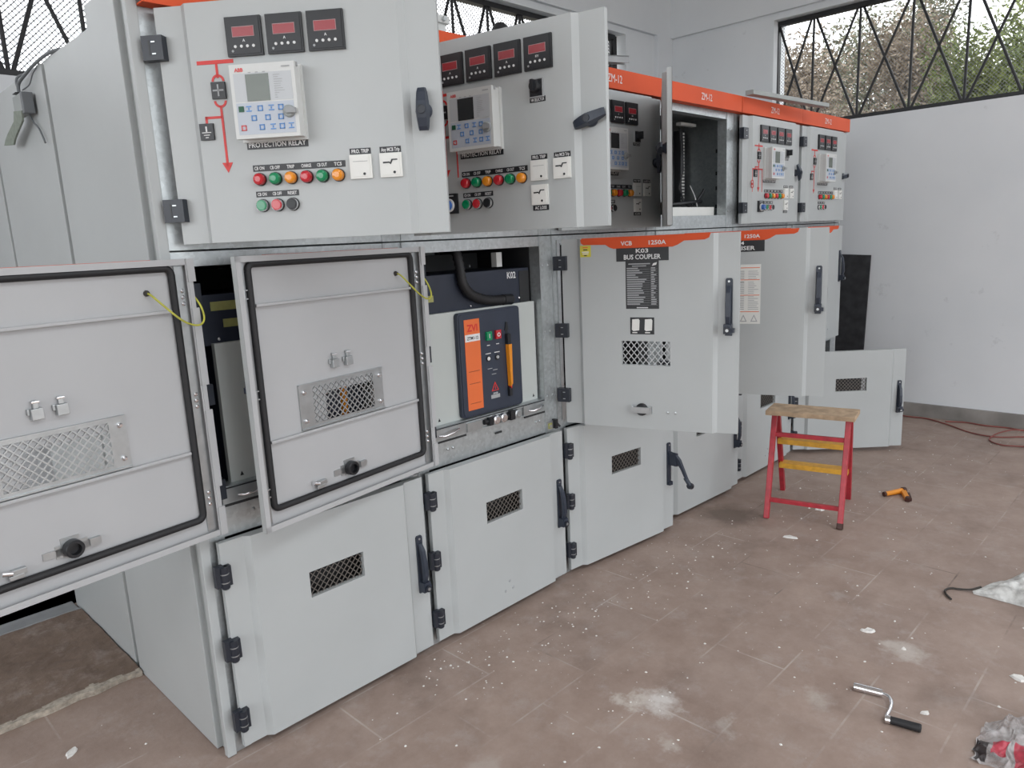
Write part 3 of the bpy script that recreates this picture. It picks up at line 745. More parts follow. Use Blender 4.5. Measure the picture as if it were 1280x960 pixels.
        for i in range(len(pts)-1):
            p0, p1, p2, p3 = [Vector(pts[max(0, min(len(pts)-1, i+k))]) for k in (-1, 0, 1, 2)]
            for t_ in (0, .25, .5, .75): sm.append(.5*((2*p1)+(-p0+p2)*t_+(2*p0-5*p1+4*p2-p3)*t_*t_+(-p0+3*p1-3*p2+p3)*t_**3))
        sm.append(Vector(pts[-1])); q.tube(sm, .0027, 'wireyellow', 8)
        q.lathe((.120, Y, 1.408), (0, 1, 0), [(0, .008), (.004, .008), (.010, .005), (.012, 0)], 'steelwire', 10)
        obj('earth_wire', q, d)
    return d

GL = (.262, .464, .417, .503)
def low_door(cab, ang, w=.742, hx=.017, opened=False, screws=False):
    d = door('lower_door', cab, hx, ang, w, .028, .684, hole=GL, hinges=(.588, .357, .127), hkey='hinge2')
    g = MB(); lattice(g, GL[0]-.004, GL[1]+.004, GL[2]-.004, GL[3]+.004, -.004, -.002, 'grille', .0225, .0027, 47); obj('vent_grille', g, d)
    # shade behind the vent is painted by a near-black sheet in the cabinet
    sub('door_handle', 'levero' if opened else 'lever', d, w-.035, 0, .256)
    if screws:
        for x, z in ((.368, .137), (.386, .102), (.342, .100)):
            q = MB(); q.lathe((0, 0, 0), (0, -1, 0), [(0, .006), (.003, .0045), (.0035, 0)], 'greyprint', 10); obj('screw', q, d, (x, F, z))
    return d

# ------------------------------------------------------------------ cabinets
D = 1.50
def cabinet(k, label, side=False, open_top=False, open_mid=False, open_low=False):
    c = thing('switchgear_cabinet', label, 'electrical cabinet', (k*W, 0, 0), group='row of switchgear cabinets')
    f = MB(); e = W-.0012
    # front posts
    for x0, x1 in ((.0012, .052), (.696, e)):
        f.box(x0, x1, 0, .055, .0, 1.5075, 'galv'); f.box(x0, x1, 0, .055, 1.5125, 2.125, 'galv')
    f.box(W-.0035, W-.0012, -.006, .0, .70, 1.5075, 'zinc'); f.box(.692, .696, -.004, .0, .832, 1.468, 'zinc'); f.box(.030, .048, -.005, 0, .72, 1.49, 'zinc')
    for za, zb in ((1.42, 1.475), (1.25, 1.34), (.95, 1.03)): f.box(.048, .0515, -.0055, 0, za, zb, 'black')
    f.box(.0012, e, .002, .055, 0, .03, 'galv')
    f.box(.052, .696, .003, .055, .684, .832, 'galv')                    # plate under the breaker
    f.box(.052, .696, .003, .055, 1.468, 1.507, 'galv'); f.box(.052, .696, .003, .055, 1.513, 1.578, 'galv')
    f.box(.052, .696, .003, .055, 2.082, 2.125, 'galv')
    for x in (.715, .748):
        for z in (1.39, 1.115, .84, .715, 1.60, 2.03): f.lathe((x, 0, z), (0, -1, 0), [(0, .0052), (.0025, .005), (.004, 0)], 'zinc', 8)
    for x in (.150, .176, .640, .662): f.lathe((x, .003, .742), (0, -1, 0), [(0, .006), (.003, .0055), (.005, 0)], 'zinc', 8)
    obj('frame', f, c)
    s = MB()                                                             # body sheets
    s.box(.002, .006, .055, D, .03, 2.120, 'galv'); s.box(W-.006, W-.002, .055, D, .03, 2.120, 'galv' if k < 5 else 'paint')
    s.box(.002, e, D-.004, D, .0, 2.120, 'paint'); s.box(.006, W-.006, .055, D-.004, 1.503, 1.508, 'galv'); s.box(.006, W-.006, .055, D-.004, .684, .690, 'galv')
    obj('body_sheets', s, c)
    r = MB(); r.box(.0012, e, .0, .275, 2.125, 2.185, 'paint'); r.box(.0012, e, .275, D, 2.12, 2.124, 'paint')
    obj('roof', r, c)
    fs = MB()
    fs.box(.001, W-.001 if k != 3 else W-.006, -.050, -.046, 2.116, 2.198, 'orange'); fs.box(.001, W-.001 if k != 3 else W-.006, -.046, .06, 2.194, 2.198, 'paint')
    fs.box(.001, W-.001 if k != 3 else W-.006, -.046, -.004, 2.116, 2.120, 'orange')
    fs.text('ZM-12', .395, 2.141, .034, -.0508, 'print', .105, 0.0)
    obj('fascia', fs, c)
    iv = MB(); zl, zh = .836, 1.466                                      # breaker chamber walls, near-black to hold the shade inside
    iv.box(.050, .054, .056, .62, .70, 1.50, 'shadefill'); iv.box(.694, .698, .056, .62, .70, 1.50, 'shadefill'); iv.box(.05, .70, .62, .625, .70, 1.50, 'shadefill')
    iv.box(.054, .694, .056, .62, 1.495, 1.500, 'shadefill')
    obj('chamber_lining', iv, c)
    return c

tops = [
 'first cabinet at the left end, its wide instrument door swung half open, three meters',
 'second cabinet, instrument door open with four meters, orange-striped breaker inside',
 'third cabinet, its middle door swung open and lettered BUS COUPLER',
 'fourth cabinet, instrument compartment open and empty, middle door lettered RISER',
 'fifth cabinet, closed instrument door with four meters and blue rotary switch',
 'last cabinet at the far end, three meters above and lower door wide open']
cabs = [cabinet(k, tops[k]) for k in range(6)]
# left end: side panels and corner trim
c = cabs[0]
s = MB(); s.box(-.027, .0005, -.012, .012, .002, 2.20, 'paint'); s.box(-.014, 0, .012, .062, .002, 2.15, 'seam');  # seam groove: its shade is put into the darker grey
yz = [(.056, .002), (.708, .002), (.708, 2.117), (.272, 2.117), (.272, 2.176), (.056, 2.176)]
s.add([(-.031, y, z) for y, z in yz]+[(0, y, z) for y, z in yz], [(5, 4, 3, 2, 1, 0), (6, 7, 8, 9, 10, 11)]+[(i, (i+1) % 6, 6+(i+1) % 6, 6+i) for i in range(6)], 'paint')
obj('side_panel', s, c, bevel=.002)
s = MB(); s.box(-.016, 0, .708, .744, .002, 2.110, 'seam'); s.box(-.031, 0, .742, D-.03, .002, 2.117, 'paint'); s.box(-.018, 0, D-.03, D, .002, 2.112, 'seam'); obj('side_panel', s, c, bevel=.002)  # darker grey strips carry the shade of the rear seams
s = MB(); s.box(-.031, .20, D+.004, 1.80, .80, 2.117, 'paint'); obj('rear_filler', s, c, bevel=.002)  # no duct: pale filler added to cover the dark gap by the back wall
s = MB(); s.box(W-.001, W+.022, .0, D, .002, 2.12, 'paint'); obj('side_panel', s, cabs[5], bevel=.002)

upper_door(cabs[0], 51, 3, False, w=.714, rx=.008)
upper_door(cabs[1], 78, 4, True, knob=74, screen='relaydark', dx=.006, rx=.016)
upper_door(cabs[2], 0, 4, True, w=.735, screen='relaydark', dx=.012, mx=-.050)
upper_door(cabs[3], 146.7, 0, False, knob=80, plain=True)
upper_door(cabs[4], 0, 4, True, w=.735, dx=.018, knob=-20)
upper_door(cabs[5], 0, 3, False, w=.722, dx=.014, knob=80)
mid_door(cabs[0], 173, inner=True, z0=.718, hx=.03)
mid_door(cabs[1], 171.5, inner=True, z0=.718, hx=.042)
mid_door(cabs[2], 71.5, ('K03', 'BUS COUPLER'), hx=.022, w=.714)
mid_door(cabs[3], 69, ('K04', 'BUS RISER'), sheet=True, w=.735)
mid_door(cabs[4], 0)
mid_door(cabs[5], 0)
low_door(cabs[0], 0)
low_door(cabs[1], 0, screws=True)
low_door(cabs[2], 6.0, opened=True, w=.725, hx=.02)
low_door(cabs[3], 2.5, w=.72, hx=.02)
low_door(cabs[4], 0, screws=True)
low_door(cabs[5], 46.5, w=.72, hx=.03)
# door latch with stiff blade on the bus coupler frame
for k in (0, 1):
    q = MB(); q.box(.700, .738, -.006, .0, .690, .730, 'zinc'); q.box(.706, .728, -.009, -.006, .698, .722, 'yellowdark'); q.cyl((.717, -.009, .709), (.717, -.013, .709), .007, 'zinc', seg=10)
    q.box(.738, .752, -.022, 0, .695, .735, 'black'); q.beam((.745, -.012, .725), (.765, -.02, .700), .010, .008, 'black'); obj('interlock_latch', q, cabs[k])

# open instrument compartment of the fourth cabinet
c = cabs[3]
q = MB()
q.box(.010, W-.008, .325, .329, 1.52, 2.115, 'galvshade'); q.box(.010, .014, .056, .325, 1.52, 2.115, 'galvshade'); q.box(W-.012, W-.008, .056, .325, 1.52, 2.115, 'galvshade'); q.box(.010, W-.008, .056, .325, 2.112, 2.118, 'galvshade')
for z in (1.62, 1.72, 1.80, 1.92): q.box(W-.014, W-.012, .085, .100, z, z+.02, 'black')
q.box(.01, W-.008, .056, .325, 1.515, 1.52, 'galvshade')
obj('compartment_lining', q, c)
q = MB(); q.box(.150, .690, .07, .11, 1.578, 1.625, 'white'); q.box(.17, .66, .06, .10, 1.524, 1.574, 'zinc')
for i in range(34): q.box(.175+.0145*i, .178+.0145*i, .0585, .06, 1.528, 1.572, 'greyprint')
obj('cable_duct', q, c)
q = MB(); q.box(.690, .732, .285, .325, 1.66, 2.06, 'black')
for i in range(22): q.box(.697, .725, .278, .285, 1.67+.0175*i, 1.680+.0175*i, 'white')
obj('terminal_strip', q, c)
q = MB()
for dx_ in (0, .012, .024):
    q.tube([(.66+dx_, .27, 2.07-dx_), (.66+dx_*.6, .26, 1.95), (.64+dx_, .25, 1.84), (.655-dx_, .26, 1.74), (.66+dx_, .25, 1.66), (.66+2*dx_, .20, 1.63)], .006, 'black', 6)
q.tube([(.62, .17, 1.64), (.64, .15, 1.66), (.675, .13, 1.71), (.685, .13, 1.725)], .008, 'black', 6); q.tube([(.25, .15, 1.635), (.4, .13, 1.645), (.65, .13, 1.66)], .012, 'black', 6)
q.tube([(.655, .20, 1.75), (.62, .15, 1.69), (.58, .11, 1.63)], .003, 'print', 6)
obj('wiring', q, c)
q = MB(); q.box(.56, .72, .20, .23, 2.070, 2.085, 'relay'); obj('light_bar', q, c)
# cable compartment behind the wide-open last lower door
q = MB(); q.box(.054, .694, .30, .304, .03, .68, 'shadefill'); q.box(.052, .056, .056, .30, .03, .68, 'galv'); q.box(.692, .696, .056, .30, .03, .68, 'galv')
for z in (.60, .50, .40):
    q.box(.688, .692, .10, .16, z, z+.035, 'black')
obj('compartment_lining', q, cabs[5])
# added near-black sheets stand in for the shade behind lower grilles
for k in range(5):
    q = MB(); q.box(.054, .694, .06, .064, .035, .68, 'shadefill'); obj('vent_shade_sheet', q, cabs[k])

# ------------------------------------------------------------------ circuit breakers in the two open chambers
def breaker(k, label):
    t = thing('circuit_breaker', label, 'circuit breaker', (k*W, 0, .79), group='draw-out circuit breakers')
    o = -.79
    b = MB(); b.box(.105, .686, .030, .050, .829+o, 1.246+o, 'plate'); 
    for x, z in ((.14, .845), (.66, .845)): b.prism([(x-.006, z+o), (x+.006, z+o), (x, z+.014+o)], .0292, .03, 'black'); 
    obj('front_plate', b, t, bevel=.002)
    b = MB(); b.box(.110, .680, .050, .36, .832+o, 1.24+o, 'navy2'); b.box(.062, .686, .055, .36, 1.24+o, 1.384+o, 'navy2')
    b.box(.628, .684, .052, .056, 1.245+o, 1.372+o, 'shadefill')  # near-black patch paints the shade of a recess
    b.text('K02' if k else 'K01', .584, 1.347+o, .026, .0542, 'print', .050)
    for x, z in ((.40, 1.285), (.62, 1.265), (.13, 1.256), (.35, 1.258)): b.lathe((x, .055, z+o), (0, -1, 0), [(0, .006), (.006, .005), (.01, 0)], 'chrome', 8)
    for (x, z) in ((.128, 1.33), (.42, 1.40)): b.box(x, x+.001, .12, .13, z+o, z+.01+o, 'zinc')
    obj('housing', b, t, bevel=.002)
    if k == 0:
        b = MB(); plate(b, .118, .215, 1.338+o, 1.364+o, .0548, 'yellowdark'); obj('warning_strip', b, t)
    b = MB(); plate(b, .128 if k else .150, .170 if k else .215, 1.288+o, 1.312+o, .0548, 'yellowdark'); obj('warning_strip', b, t)
    b = MB()
    b.box(.19, .26, .40, .45, 1.39+o, 1.45+o, 'gray'); b.box(.33, .52, .45, .47, 1.39+o, 1.46+o, 'gray'); b.box(.530, .560, .08, .11, 1.395+o, 1.452+o, 'relay'); b.box(.60, .66, .42, .46, 1.385+o, 1.44+o, 'gray')
    b.box(.062, .686, .36, .365, .84+o, 1.45+o, 'shadefill')
    obj('bushing_block', b, t)
    b = MB()
    x0, x1, z0, z1 = .240, .574, .836+o, 1.239+o
    r = .014; pts = []
    for cx, cz, a0 in ((x1-r, z1-r, 0), (x0+r, z1-r, 90), (x0+r, z0+r, 180), (x1-r, z0+r, 270)):
        for i in range(5): t_ = math.radians(a0+22.5*i); pts.append((cx+r*math.cos(t_), cz+r*math.sin(t_)))
    b.prism(pts, .010, .030, 'navy'); 
    pts2 = [((x-.407)*.965+.407, (z-(1.0375+o))*.965+1.0375+o) for x, z in pts]; b.prism(pts2, .006, .010, 'navy')
    obj('control_panel', b, t, bevel=.002)
    y = .006
    b = MB(); plate(b, .268, .347, .863+o, 1.212+o, y, 'orange2'); yy = y-.0016
    b.text('ZVI', .308, 1.167+o, .026, yy, 'mimic', .055, .03); b.box(.270, .346, yy-.0003, y, 1.128+o, 1.155+o, 'print'); b.text('ZTM1-12', .308, 1.135+o, .012, yy-.0008, 'black', .058)
    for z in (1.012, .965, .888): b.box(.280, .336, yy, y, z+o, z+.0015+o, 'brown')
    obj('label_strip', b, t)
    for nm, x, m, ch in (('on_button', .390, 'green', 'I'), ('off_button', .440, 'red', 'O')):
        b = MB(); b.box(x-.014, x+.014, y-.010, y, 1.122+o, 1.156+o, m); b.text(ch, x, 1.131+o, .016, y-.0106, 'print'); b.box(x-.008, x+.008, y-.001, y, 1.100+o, 1.103+o, 'print'); obj(nm, b, t, bevel=.002)
    for x in (.386, .434):
        b = MB(); b.lathe((x, y, 1.050+o), (0, -1, 0), [(0, .012), (.003, .012), (.003, .008)], 'black', 14); b.lathe((x, y-.002, 1.050+o), (0, -1, 0), [(0, .008), (.003, .007), (.003, 0)], 'print' if x < .4 else 'chrome', 12); b.box(x-.014, x+.014, y-.001, y, 1.068+o, 1.071+o, 'print'); obj('state_indicator', b, t)
    b = MB(); b.box(.485, .498, y-.001, y, .884+o, 1.150+o, 'black'); b.prism([(.480, 1.150+o), (.500, 1.150+o), (.496, 1.182+o), (.488, 1.182+o)], y-.004, y, 'black')
    b.prism([(.482, 1.094+o), (.500, 1.094+o), (.497, .935+o), (.487, .925+o)], y-.020, y-.002, 'amber'); b.prism([(.487, .935+o), (.497, .935+o), (.493, .915+o)], y-.016, y-.002, 'mimic'); b.box(.482, .500, y-.016, y, 1.094+o, 1.135+o, 'black')
    b.box(.484, .500, y-.012, y, .884+o, .920+o, 'black')
    obj('charging_lever', b, t)
    b = MB(); zc = .918+o; cx = .415
    b.prism([(cx-.020, zc), (cx+.020, zc), (cx, zc+.036)], y-.0008, y, 'mimic'); b.prism([(cx-.014, zc+.003), (cx+.014, zc+.003), (cx, zc+.028)], y-.0012, y-.0008, 'navy'); b.box(cx-.0015, cx+.0015, y-.0016, y, zc+.006, zc+.020, 'mimic')
    b.text('DANGER', cx, zc-.0125, .006, y-.001, 'print', .026); b.box(cx-.024, cx+.024, y-.0008, y, zc-.030, zc-.015, 'greyprint')
    for i, (x, z) in enumerate(((.392, 1.008), (.420, 1.000), (.412, .984))): b.box(x-.012, x+.012, y-.0008, y, z+o, z+.0025+o, 'greyprint')
    obj('warning_mark', b, t)
    # carriage tray with two pull handles and the racking gear
    b = MB(); b.box(.058, .690, -.004, .30, .782+o, .786+o, 'galv'); b.box(.058, .240, -.006, .0, .786+o, .826+o, 'zinc'); b.box(.560, .690, -.006, .0, .786+o, .826+o, 'zinc'); b.box(.240, .560, .012, .018, .786+o, .828+o, 'shadefill')
    b.box(.058, .690, -.004, .03, .822+o, .827+o, 'galv'); b.box(.240, .315, -.014, .010, .788+o, .822+o, 'zinc')
    b.box(.062, .240, -.0045, .0, .774+o, .782+o, 'shadefill'); b.box(.565, .690, -.0045, .0, .774+o, .782+o, 'shadefill'); b.box(.395, .430, -.0045, .0, .745+o, .752+o, 'shadefill'); b.box(.062, .690, -.0046, .0, .8265+o, .829+o, 'shadefill')  # near-black strips paint the dark gaps and slots around the tray
    obj('carriage', b, t)
    for x0_, x1_ in ((.105, .205), (.588, .676)):
        b = MB(); pts = [(x0_, -.006, .802+o), (x0_+.015, -.020, .801+o), ((x0_+x1_)/2, -.026, .806+o), (x1_-.015, -.020, .812+o), (x1_, -.006, .812+o)]; b.tube(pts, .0045, 'chrome', 8); obj('pull_handle', b, t)
    b = MB(); b.cyl((.335, -.004, .806+o), (.53, -.004, .806+o), .010, 'black', seg=12)
    for x in (.395, .435, .515): b.lathe((x, -.008, .806+o), (0, -1, 0), [(0, .019), (.010, .018), (.012, .012), (.016, .012), (.016, 0)], 'chrome' if x < .5 else 'zinc', 16)
    b.box(.355, .375, -.018, .0, .790+o, .822+o, 'black'); b.box(.470, .495, -.020, .0, .788+o, .826+o, 'black'); obj('racking_gear', b, t)
    # corrugated control hose
    b = MB(); path = [(.300, .06, 1.462), (.297, .040, 1.40), (.302, .034, 1.345), (.335, .034, 1.305), (.392, .034, 1.281), (.460, .034, 1.269), (.510, .034, 1.267)]
    P = []
    for i in range(len(path)-1):
        p0, p1, p2, p3 = [Vector(path[max(0, min(len(path)-1, i+q_))]) for q_ in (-1, 0, 1, 2)]
        for j in range(7):
            t_ = j/7; P.append(.5*((2*p1)+(-p0+p2)*t_+(2*p0-5*p1+4*p2-p3)*t_*t_+(-p0+3*p1-3*p2+p3)*t_**3)+Vector((0, 0, o)))
    b.tube(P, .02, 'rubber', 12, [.0205 if i % 2 else .0160 for i in range(len(P))]); b.cyl((.508, .034, 1.267+o), (.556, .034, 1.265+o), .0215, 'black', seg=14); b.box(.515, .552, .030, .056, 1.245+o, 1.262+o, 'black')
    obj('control_hose', b, t)
    return t
breaker(0, 'breaker mostly hidden behind the open middle doors in the first cabinet')
breaker(1, 'open breaker with navy panel, orange label strip and orange lever, in second cabinet')

# ------------------------------------------------------------------ things on top of the cabinets
b = MB()
b.box(0, .86, 0, .045, 0, .018, 'seam'); b.box(0, .86, -.004, 0, 0, .022, 'seam'); b.box(0, .02, 0, .045, .018, .024, 'seam')
tag(obj('cover_strip', b, None, (3.095, -.105, 2.2005), (0, 0, -.075), bevel=.001), 'long pale metal strip overhanging the orange fascia of the fifth cabinet', 'metal strip', 'loose strips on the cabinet tops')
b = MB(); b.box(0, .62, 0, .07, 0, .018, 'seam'); b.box(0, .62, .07, .074, 0, .024, 'seam')
tag(obj('cover_strip', b, None, (3.42, .04, 2.2005), (0, 0, -.02), bevel=.001), 'shorter pale strip lying behind the long strip on the cabinet tops', 'metal strip', 'loose strips on the cabinet tops')
t = thing('slotted_bracket', 'grey slotted metal bracket with red clamp lying on top of third cabinet', 'bracket', (1.80, .02, 2.198), -.42)
b = MB(); b.box(0, .22, -.02, .02, .045, .050, 'gray'); b.box(0, .22, -.02, -.017, .022, .050, 'gray'); b.box(0, .22, .017, .02, .022, .050, 'gray'); b.box(.05, .17, -.006, .006, .0498, .0508, 'black'); obj('bracket', b, t)
b = MB(); b.box(-.06, .10, -.028, .028, .0, .034, 'cable'); b.box(-.05, .09, -.012, .012, .034, .062, 'cable'); obj('clamp', b, t, bevel=.003)
b = MB(); b.lathe((0, 0, 0), (0, 0, 1), [(0, .045), (.23, .045), (.265, .038), (.288, .02), (.292, 0)], 'black', 20); b.lathe((0, 0, -.0), (0, 0, 1), [(0, .06), (.012, .06), (.012, .05)], 'black', 20)
tag(obj('cable_gland', b, None, (1.645, .335, 2.1265)), 'round black capped gland standing on the roof of the third cabinet', 'cable gland')
b = MB(); b.box(0, .04, 0, .04, 0, .09, 'relay'); b.box(-.012, .052, -.01, .05, .085, .112, 'relay'); b.cyl((.02, -.01, .098), (.02, -.022, .098), .008, 'zinc', seg=10)
tag(obj('junction_box', b, None, (1.075, .09, 2.186), bevel=.003), 'small pale grey box on a cabinet roof, just past the first instrument door edge', 'box')

# grey connector hanging by its leads down the side of the first cabinet
t = thing('cable_connector', 'grey cable connector hanging by its leads on the left cabinet side', 'connector', (-.033, .93, 2.02))
def cat(pts, n=5):
    out = []
    for i in range(len(pts)-1):
        p0, p1, p2, p3 = [Vector(pts[max(0, min(len(pts)-1, i+k))]) for k in (-1, 0, 1, 2)]
        for j in range(n):
            q = j/n; out.append(.5*((2*p1)+(-p0+p2)*q+(2*p0-5*p1+4*p2-p3)*q*q+(-p0+3*p1-3*p2+p3)*q**3))
    out.append(Vector(pts[-1])); return out
b = MB(); b.box(-.034, -.008, -.062, .052, -.036, .028, 'seam'); b.box(-.038, -.006, -.085, -.060, -.040, .026, 'leadwire'); b.box(-.04, -.01, -.02, .02, .031, .034, 'black'); obj('connector_body', b, t, bevel=.003)
b = MB()
vs = []
for ya_, yb_, z_ in ((-.045, .055, -.020), (-.03, .075, -.050), (.06, .185, -.078), (.10, .225, -.092), (.13, .255, -.108)):
    vs += [(-.036, ya_, z_-.008), (-.036, yb_, z_+.004), (-.030, yb_, z_+.004), (-.030, ya_, z_-.008)]
b.add(vs, [(4*i+k, 4*i+(k+1) % 4, 4*i+4+(k+1) % 4, 4*i+4+k) for i in range(4) for k in range(4)]+[(3, 2, 1, 0), (16, 17, 18, 19)], 'tag'); obj('strap', b, t)
b = MB(); b.tube(cat([(-.025, -.005, .03), (-.02, .005, .065), (-.012, -.06, .085), (-.006, -.18, .100), (.0, -.32, .104), (.03, -.37, .106)]), .0055, 'leadwire', 8); obj('lead', b, t)
b = MB(); b.tube(cat([(-.02, .005, .04), (-.015, .05, .075), (-.006, .05, .098), (.02, .01, .106)]), .004, 'leadwire', 6); obj('lead', b, t)
b = MB(); b.tube(cat([(-.02, -.03, .04), (-.01, -.08, .05), (-.008, -.13, .075), (.01, -.15, .106)]), .0022, 'leadwire', 6); b.tube(cat([(-.015, -.04, -.02), (-.012, -.055, -.06), (-.008, -.10, -.09), (-.008, -.145, -.14)]), .003, 'leadwire', 6); obj('lead', b, t)

# ------------------------------------------------------------------ floor things
# step stool
FL, FR, BL, BR = Vector((2.722, -.406, 0)), Vector((2.800, -.754, 0)), Vector((3.187, -.286, 0)), Vector((3.258, -.630, 0))
HT = .535
base = (FL+FR+BL+BR)/4
ww = ((FR-FL)+(BR-BL)); ww.normalize(); dd = Vector((-ww.y, ww.x, 0))
t = thing('step_stool', 'red step stool with yellow treads and worn wooden top', 'step stool', base)
TL, TR = Vector((2.872, -.372, HT))-base, Vector((2.952, -.722, HT))-base
fl_, fr_, bl_, br_ = [p-base for p in (FL, FR, BL, BR)]
TLb, TRb = TL+dd*.06, TR+dd*.06
def leg(p, q, cap):
    b = MB(); b.beam(p, q, .030, .026, 'ladderred', up=tuple(ww))
    if cap: b.beam(p, p+(q-p)*.055, .033, .029, 'brown', up=tuple(ww))
    return obj('leg', b, t, bevel=.003)
for p, q, c_ in ((fl_, TL, 0), (fr_, TR, 1), (bl_, TLb, 0), (br_, TRb, 0)): leg(p, q, c_)
def mixp(a, c, f): return a+(c-a)*f
def rail(nm, p, q, w_, h_, m): b = MB(); b.beam(p, q, w_, h_, m); return obj(nm, b, t, bevel=.002)
rail('rail', mixp(fl_, TL, .18), mixp(fr_, TR, .18), .020, .022, 'ladderred')
rail('rail', mixp(fl_, TL, .80), mixp(fr_, TR, .80), .018, .022, 'ladderred')
for f in (.36, .66):
    rail('tread', mixp(bl_, TLb, f)-dd*.018, mixp(br_, TRb, f)-dd*.018, .075, .028, 'ladderyellow')
b = MB(); cx = (TL+TR)/2+dd*.03
u = ww; n = dd; hw, hd = .215, .095
vs = []
r = random.Random(2)
for zz in (.0, .024):
    for k in range(13):
        vs.append(cx+u*(-hw+2*hw*k/12)-n*(hd+r.uniform(-.004, .004))+Vector((0, 0, zz)))
    for k in range(13):
        vs.append(cx+u*(hw-2*hw*k/12)+n*(hd+r.uniform(-.003, .003))+Vector((0, 0, zz)))
b.add(vs, [tuple(reversed(range(26))), tuple(range(26, 52))]+[(i, (i+1) % 26, 26+(i+1) % 26, 26+i) for i in range(26)], 'wood'); obj('wooden_top', b, t, bevel=.002)

# crank handle
t = thing('crank_handle', 'chrome crank handle with black grip lying on floor tiles', 'crank handle', (1.49, -1.39, 0))
o = Vector((1.49, -1.39, 0)); Q = lambda x, y, z=.013: Vector((x, y, z))-o
b = MB(); b.cyl(Q(1.505, -1.286), Q(1.524, -1.366), .0125, 'chrome', seg=20); b.lathe(Q(1.505, -1.286), tuple((Q(1.505, -1.286)-Q(1.524, -1.366)).normalized()), [(0, .0125), (.002, .0115), (.002, .008), (-.006, .007), (-.006, 0)], 'zinc', 16); obj('socket_tube', b, t)
b = MB(); b.tube(cat([Q(1.522, -1.36), Q(1.519, -1.385), Q(1.497, -1.402), Q(1.462, -1.410), Q(1.415, -1.414), Q(1.402, -1.418)]), .0058, 'chrome', 10); obj('crank_arm', b, t)
b = MB(); b.cyl(Q(1.399, -1.415), Q(1.402, -1.428), .0125, 'chrome', seg=16); b.cyl(Q(1.402, -1.428), Q(1.418, -1.505), .0115, 'rubber', r1=.013, seg=16); b.lathe(Q(1.418, -1.505), tuple((Q(1.418, -1.505)-Q(1.402, -1.428)).normalized()), [(0, .013), (.004, .011), (.005, 0)], 'rubber', 16); obj('grip', b, t)

# orange hand tool
t = thing('hand_tool', 'small orange hand tool with dark tips lying on floor behind the stool', 'hand tool', (3.45, -.82, 0))
b = MB(); b.cyl((-.045, .045, .016), (.065, -.012, .016), .013, 'toolorange', r1=.016, seg=14); b.lathe((-.045, .045, .016), (-.89, .46, 0), [(0, .014), (.012, .013), (.016, 0)], 'brown', 12); obj('handle', b, t)
b = MB(); b.cyl((.060, -.010, .018), (.075, -.020, .018), .018, 'brown', seg=14); b.beam((.065, -.012, .016), (-.045, -.068, .012), .026, .020, 'toolorange'); b.beam((.03, -.05, .016), (-.05, -.085, .012), .014, .018, 'brown'); b.box(-.065, -.035, -.085, -.06, .002, .026, 'brown'); obj('jaw', b, t, bevel=.002)

# leaning black sheet
b = MB(); lean = MB()
vs = []
for x_ in (0, .012): vs += [(x_, .045, .0), (x_, .290, .0), (x_-.0, .272, 1.262), (x_, .030, 1.250)]
lean.add(vs, [(3, 2, 1, 0), (4, 5, 6, 7), (0, 1, 5, 4), (1, 2, 6, 5), (2, 3, 7, 6), (3, 0, 4, 7)], 'soot')
o = obj('black_sheet', lean, None, (5.30, -.012, .002), (0, math.radians(3.0), 0), bevel=.001); tag(o, 'black rectangular sheet leaning against the far wall behind cabinets', 'sheet')

# cables by the far wall
def cable(pts, label, r_=.0048):
    b = MB(); c0 = Vector((pts[0][0], pts[0][1], 0)); b.tube([p-c0 for p in cat([(x, y, z) for x, y, z in pts], 6)], r_, 'cable', 8)
    return tag(obj('cable', b, None, c0), label, 'cable', 'red cables on the floor')
cable([(5.30, .10, .007), (5.31, -.18, .007), (5.30, -.35, .007), (5.31, -.45, .007), (5.265, -.54, .007), (5.19, -.65, .007), (5.07, -.785, .007), (5.02, -.90, .007), (5.03, -1.0, .007), (5.12, -1.12, .007), (5.17, -1.25, .007), (5.1, -1.5, .007)], 'reddish cable running from the open door along the floor towards the right edge')
cable([(5.275, -.60, .009), (5.335, -.72, .007), (5.31, -.85, .007), (5.325, -.98, .007), (5.31, -1.08, .007), (5.33, -1.4, .007)], 'reddish cable lying closest to the far wall skirting')
cable([(5.29, -1.18, .007), (5.24, -1.05, .02), (5.12, -.985, .019), (5.00, -.955, .012), (4.90, -.965, .007), (4.83, -1.04, .007), (4.845, -1.12, .007), (4.90, -1.25, .007), (4.95, -1.4, .007)], 'looped reddish cable bending back on itself, nearest the middle of floor')

# plastic bag with a wire hook at the right
def sheet_mesh(name, fn, nu, nv, m, label=None, cat_=None, loc=(0, 0, 0), patches=()):
    b = MB(); vs = [fn(i/nu, j/nv) for j in range(nv+1) for i in range(nu+1)]
    o_ = len(b.v)
    for j in range(nv):
        for i in range(nu):
            mm = m
            for (u0, u1, v0, v1, pm) in patches:
                if u0 <= (i+.5)/nu <= u1 and v0 <= (j+.5)/nv <= v1: mm = pm
            q = [vs[j*(nu+1)+i], vs[j*(nu+1)+i+1], vs[(j+1)*(nu+1)+i+1], vs[(j+1)*(nu+1)+i]]
            b.add(q, [(0, 1, 2, 3)], mm, True)
    me = b.mesh(name); bm = bmesh.new(); bm.from_mesh(me); bmesh.ops.remove_doubles(bm, verts=bm.verts, dist=1e-5); bm.to_mesh(me); bm.free()
    return obj(name, me, None, loc)
bo = Vector((2.46, -1.41, 0)); ax = Vector((.20, -.34, 0)).normalized(); px = Vector((ax.y, -ax.x, 0))
